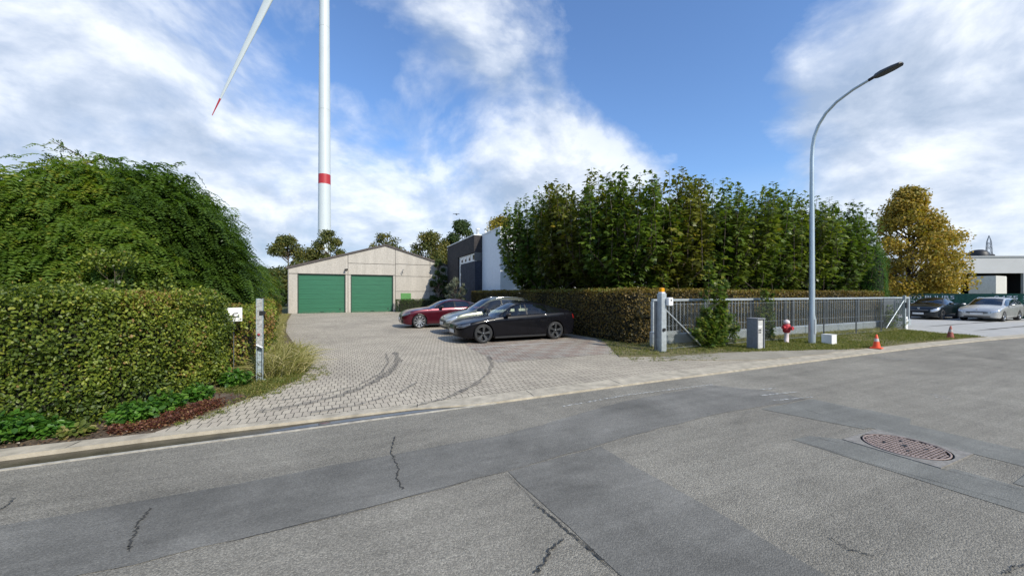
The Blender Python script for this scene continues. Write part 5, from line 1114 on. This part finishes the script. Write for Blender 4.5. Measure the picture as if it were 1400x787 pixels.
# industrial hall
r = thing('industrial_hall', 'pale grey industrial hall with a wide dark loading bay opening at far right', 'hall', 0, 0); r.location = (74, 64.5, 0); r.rotation_euler = (0,0,-.06)
M['hall'] = plain('hall_cladding', (.44,.44,.43), .7, 0, .05, .3)
zt_ = 8.0
m = MB(); m.box(-3.5,3.6,0,.4,0,zt_); m.box(14.2,50,0,.4,0,zt_); m.box(3.6,14.2,0,.4,5.25,zt_); m.box(-3.5,-3.1,.4,30,0,zt_); m.box(49.6,50,.4,30,0,zt_); m.box(-3.5,50,29.6,30,0,zt_); m.build('wall', M['hall'], r)
m = MB(); m.box(-3.7,50.2,-.15,30.2,zt_,zt_+.25); m.build('roof', plain('roof_edge', (.30,.31,.31), .6), r)
m = MB(); m.box(3.6,14.2,12,12.2,0,5.3); m.box(3.3,3.5,.4,12,0,5.3); m.box(14.3,14.5,.4,12,0,5.3); m.box(3.5,14.3,.4,12,5.35,5.45); m.build('bay_lining', M['black'], r)
m = MB()
m.tube([(2.6,2,zt_),(2.6,2,zt_+.8)], .15, 8); m.box(1.9,3.5,1.5,2.5,zt_+.8,zt_+.95); m.tube([(5,2,zt_),(5,2,zt_+.7),(6.2,2,zt_+.7),(6.2,2,zt_)], .1, 6); m.tube([(5.6,2,zt_),(5.6,2,zt_+.75)], .35, 10); m.build('roof_vent', M['galv_dark'], r)
m = MB(); m.lathe([(1.35,0),(1.3,.6),(1.0,1.1),(.5,1.35),(.001,1.4)], 20, (9.4,2.2,zt_+.2)); m.box(10.0,11.4,1.4,2.8,zt_+.2,zt_+.75,.15); m.build('roof_dome', M['black'], r)
m = MB(); m.box(15.2,16.3,-.03,-.001,5.0,6.3); pl = m.build('number_plate', M['whitepaint'], r)
o = text('1', 15.5, 5.2, 1.2, 1.0, pl, M['black'], (PI/2,0,0)); o.location = (15.45,-.04,5.2)
# tank and container in front of the opening
r = thing('storage_tank', 'long beige cylindrical tank with a rounded end in front of the loading bay', 'tank', 0, 0); r.location = (78.5, 60.5, 0)
m = MB(); V = []; 
m.box(-3.1,1.4,-1.2,1.6,0,4.55); m.build('container', plain('container_beige', (.55,.53,.47), .6), r)
m = MB(); m.lathe([(1.5,0),(1.5,4.42),(1.2,4.5),(.001,4.54)], 32, (1.2,.25,0)); m.build('tank_shell', plain('tank_beige', (.50,.48,.40), .5), r)
r = thing('white_tent', 'white sheeted low roof beside the beige container and above the green shed', 'roof', 0, 0); r.location = (68.4, 57.5, 0)
m = MB(); m.slab([(-4.3,0),(3.4,0),(3.4,4.35),(.2,4.35),(-4.3,3.0)], 'y', 0, 4); m.build('sheet', M['whitepaint'], r)
r = thing('green_shed', 'dark green shed with a pale flat roof edge above the banner', 'shed', 0, 0); r.location = (58.2, 50, 0)
m = MB(); m.box(-7,4.6,0,3,0,2.85); m.build('wall', plain('shed_green', (.022,.060,.030), .7, 0, .1, 3), r)
m = MB(); m.box(-7.2,5.5,-.4,3.2,2.85,3.02); m.build('roof', M['galv'], r)
r = thing('white_shed', 'low white wall glimpsed under the amber tree', 'shed', 0, 0); r.location = (50.5, 47, 0)
m = MB(); m.box(-3.4,2.4,0,3,0,2.9); m.build('wall', M['whitepaint'], r); m = MB(); m.box(-3.5,2.5,-.1,3.1,2.9,3.05); m.build('roof', M['galv'], r)
# pylon and bird
r = thing('pylon', 'distant lattice electricity pylon above the industrial hall roof', 'pylon', 0, 0); r.location = (1.2915*250, 250, 0)
m = MB(); Hp = 41.; wd = lambda z: 1.7*(1-z/Hp)**1.0+.7; L4 = [(-1,-1),(1,-1),(1,1),(-1,1)]
for a, b in L4: m.tube([(a*wd(0),b*wd(0),0),(a*wd(Hp*.9),b*wd(Hp*.9),Hp*.9),(0,0,Hp)], .16, 5)
for i in range(12):
    z0, z1 = i*Hp*.9/12, (i+1)*Hp*.9/12
    for k in range(4):
        a, b = L4[k], L4[(k+1)%4]; m.tube([(a[0]*wd(z0),a[1]*wd(z0),z0),(b[0]*wd(z1),b[1]*wd(z1),z1)], .08, 4); m.tube([(b[0]*wd(z0),b[1]*wd(z0),z0),(a[0]*wd(z1),a[1]*wd(z1),z1)], .08, 4)
m.build('lattice', plain('pylon_steel', (.20,.22,.25), .6), r)
m = MB()
for z in (27,33): m.tube([(-5,0,z),(0,0,z+.8),(5,0,z)], .2, 4)
m.build('cross_arm', plain('arm_steel', (.20,.22,.25), .6), r)
for z in (30, 36, 22):
    pass
bY = 60.; bx, bz = (624-700)/505*bY, 1.75+(401-293)/505*bY
m = MB(); V = []
for i in range(13):
    f = i/12; rr = .16*math.sin(PI*min(1, f*1.08+.02))**.7*(1-.45*f)+.01
    for k in range(8): a = 2*PI*k/8; V.append((rr*math.cos(a), -.42+f*.85, rr*.9*math.sin(a)))
m.add(V, [(i*8+k, i*8+(k+1)%8, i*8+8+(k+1)%8, i*8+8+k) for i in range(12) for k in range(8)], True)
for sg in (-1, 1):
    W_ = [(sg*.06,-.12,.03),(sg*.35,-.16,.10),(sg*.68,-.05,.02),(sg*.40,.05,.08),(sg*.06,.14,.03)]
    m.add(W_+[(x,y,z-.02) for x,y,z in W_], [(0,1,3,4),(1,2,3),(9,8,6,5),(8,7,6),(0,5,6,1),(1,6,7,2),(2,7,8,3),(3,8,9,4)])
m.add([(-.05,.38,0),(.05,.38,0),(.12,.62,.0),(-.12,.62,0),(0,.5,.03)], [(0,1,2,3)])
m.add([(-.02,-.42,.03),(.02,-.42,.03),(0,-.50,.0)], [(0,1,2)])
o = m.build('bird', plain('dark_plumage', (.05,.05,.06), .8)); o.location = (bx,bY,bz); tag(o, 'small dark bird gliding with spread wings above the trees', 'bird')
# distant wood for the horizon gaps
n = 26000; a = RNG.uniform(-1.35,1.4,n); rr = 210+RNG.random(n)*25; hgt = 9+4*np.sin(a*9)+2.5*np.sin(a*31+1); p = np.stack([np.sin(a)*rr, np.cos(a)*rr, RNG.random(n)*hgt], 1)
o = leaves('distant_wood', p, rnd(n), rnd(n)+[0,-1,.5], RNG.uniform(1.2,2.6,n), DIAMOND, M['bgdark']); tag(o, kind='stuff')

n = 30000; q = np.stack([RNG.uniform(-55,75,n), -27-RNG.random(n)*5, RNG.random(n)**.8*(8+1.5*np.sin(RNG.random(n)))], 1); q[:,2] *= 1+.18*np.sin(q[:,0]*.6)  # unseen trees behind the camera, added to darken reflections in the car sides
tag(frame(leaves('unseen_roadside_wood', q, rnd(n), rnd(n)+[0,1,.5], RNG.uniform(.5,1.0,n), DIAMOND, M['bgdark'])), kind='stuff')
# =================================================================== SKY, SUN, CAMERA
az = Vector((.68,-.73)).normalized(); EL = math.radians(36)
w = bpy.data.worlds.new("World"); sc.world = w; w.use_nodes = True; nt = w.node_tree; bg = nt.nodes['Background']
class WN(N):
    def __init__(s): s.t = nt; s.n = nt.nodes
W_ = WN()
sky = W_.add('ShaderNodeTexSky', sky_type='NISHITA'); sky.sun_disc = False; sky.sun_elevation = EL; sky.sun_rotation = math.atan2(az.x, az.y); sky.air_density = 1.15; sky.dust_density = .4; sky.ozone_density = 2.2
d = W_.add('ShaderNodeTexCoord').outputs['Generated']; sx = W_.add('ShaderNodeSeparateXYZ', {0: d}); zz = W_.math('ADD', W_.math('MAXIMUM', sx.outputs[2], 0.0), .16)
px, py = W_.math('DIVIDE', sx.outputs[0], zz), W_.math('DIVIDE', sx.outputs[1], zz); pv = W_.add('ShaderNodeCombineXYZ', {0: px, 1: py})
dv = W_.add('ShaderNodeMapping', {'Vector': d, 'Scale': (1.0,1.0,1.45), 'Rotation': (0,.10,0), 'Location': (.35,.1,.2)}).outputs[0]; big = W_.math('ADD', W_.math('MULTIPLY', W_.noise(3.1, 9, .58, dv, .3), .8), W_.math('MULTIPLY', W_.noise(1.1, 9, .60, pv.outputs[0], .3), .2))
def direction(px_, py_): v = Vector(((px_-700)/505, 1, (401-py_)/505)).normalized(); return v
acc = None
BL_ = [(40,60,.30,.12),(230,60,.22,.06),(100,300,.35,.14),(330,270,.20,.10),(560,30,.20,.02),(640,280,.30,.10),(1180,120,.18,.17),(1350,110,.24,.13),(1060,170,.14,.12),(1330,270,.22,.12),(880,290,.2,.08),(300,290,.12,.06),(820,170,.13,.12),(700,90,.12,.06),(700,290,.22,.20),(800,170,.16,.12),(600,60,.16,.08),(900,230,.12,.06),(480,180,.14,.10),(700,110,.12,.06),
       (500,80,.14,-.12),(1040,230,.08,-.10),(330,30,.08,-.06),(860,60,.22,-.26),(980,60,.22,-.20),(640,200,.16,-.14),(1010,230,.14,-.12),(480,200,.10,-.06),(330,120,.10,-.06),(1230,10,.10,-.08)]
for x_, y_, sg, amp in BL_:
    v = direction(x_, y_); dp = W_.add('ShaderNodeVectorMath', {0: d, 1: tuple(v)}, operation='DOT_PRODUCT').outputs['Value']
    g_ = W_.math('MULTIPLY', W_.math('EXPONENT', W_.math('DIVIDE', W_.math('SUBTRACT', dp, 1.0), sg*sg/2)), amp); acc = g_ if acc is None else W_.math('ADD', acc, g_)
dens = W_.math('ADD', big, acc)
cov = W_.ramp(dens, [(.46, 0.), (.54, .34), (.63, .80), (.78, 1.)])
# cloud colour: lit tops, grey bases
vs = W_.add('ShaderNodeVectorMath', {0: dv, 1: (.035,-.01,.07)}, operation='ADD'); b2 = W_.noise(3.1, 9, .58, vs.outputs[0], .3); b1 = W_.noise(3.1, 9, .58, dv, .3)
lit = W_.math('ADD', W_.math('MULTIPLY', W_.math('SUBTRACT', b1, b2), 3.5), .5); det = W_.noise(2.6, 7, .6, pv.outputs[0], .2)
lit = W_.math('ADD', W_.math('MULTIPLY', lit, .55), W_.math('MULTIPLY', det, .5))
cc_ = W_.ramp(lit, [(.25, (3.0,3.7,4.8)), (.50, (4.5,5.1,6.1)), (.76, (7.0,7.35,7.8))])
bluesky = W_.mix(1., sky.outputs[0], (.92,1.12,1.40), 'MULTIPLY')
hz_ = W_.ramp(sx.outputs[2], [(0., .80), (.10, .45), (.28, .0)])
base_ = W_.mix(hz_, bluesky, (4.1,5.0,6.2)); out_ = W_.mix(W_.math('MULTIPLY', cov, .93), base_, cc_)
nt.links.new(out_, bg.inputs['Color']); bg.inputs['Strength'].default_value = .108
sun = bpy.data.lights.new('sun', 'SUN'); sun.energy = 3.3; sun.angle = math.radians(.5); sun.color = (1., .94, .82)
so = bpy.data.objects.new('sun', sun); C.objects.link(so); sv = Vector((az.x*math.cos(EL), az.y*math.cos(EL), math.sin(EL))); so.rotation_euler = sv.to_track_quat('Z', 'Y').to_euler(); so.location = (20,-20,40)
cam = bpy.data.cameras.new('camera'); co = bpy.data.objects.new('camera', cam); C.objects.link(co); co.location = (0,0,1.75); co.rotation_euler = (PI/2,0,0)
cam.sensor_width = 36; cam.lens = 505/1400*36; cam.shift_y = 7.5/1400; cam.clip_end = 5000; cam.clip_start = .05; sc.camera = co
sc.view_settings.view_transform = 'Standard'; sc.view_settings.look = 'None'; sc.view_settings.exposure = 0.47; sc.view_settings.gamma = 1; sc.view_settings.use_curve_mapping = False
sc.cycles.use_denoising = True; sc.cycles.max_bounces = 6; sc.cycles.transparent_max_bounces = 16; sc.cycles.diffuse_bounces = 3
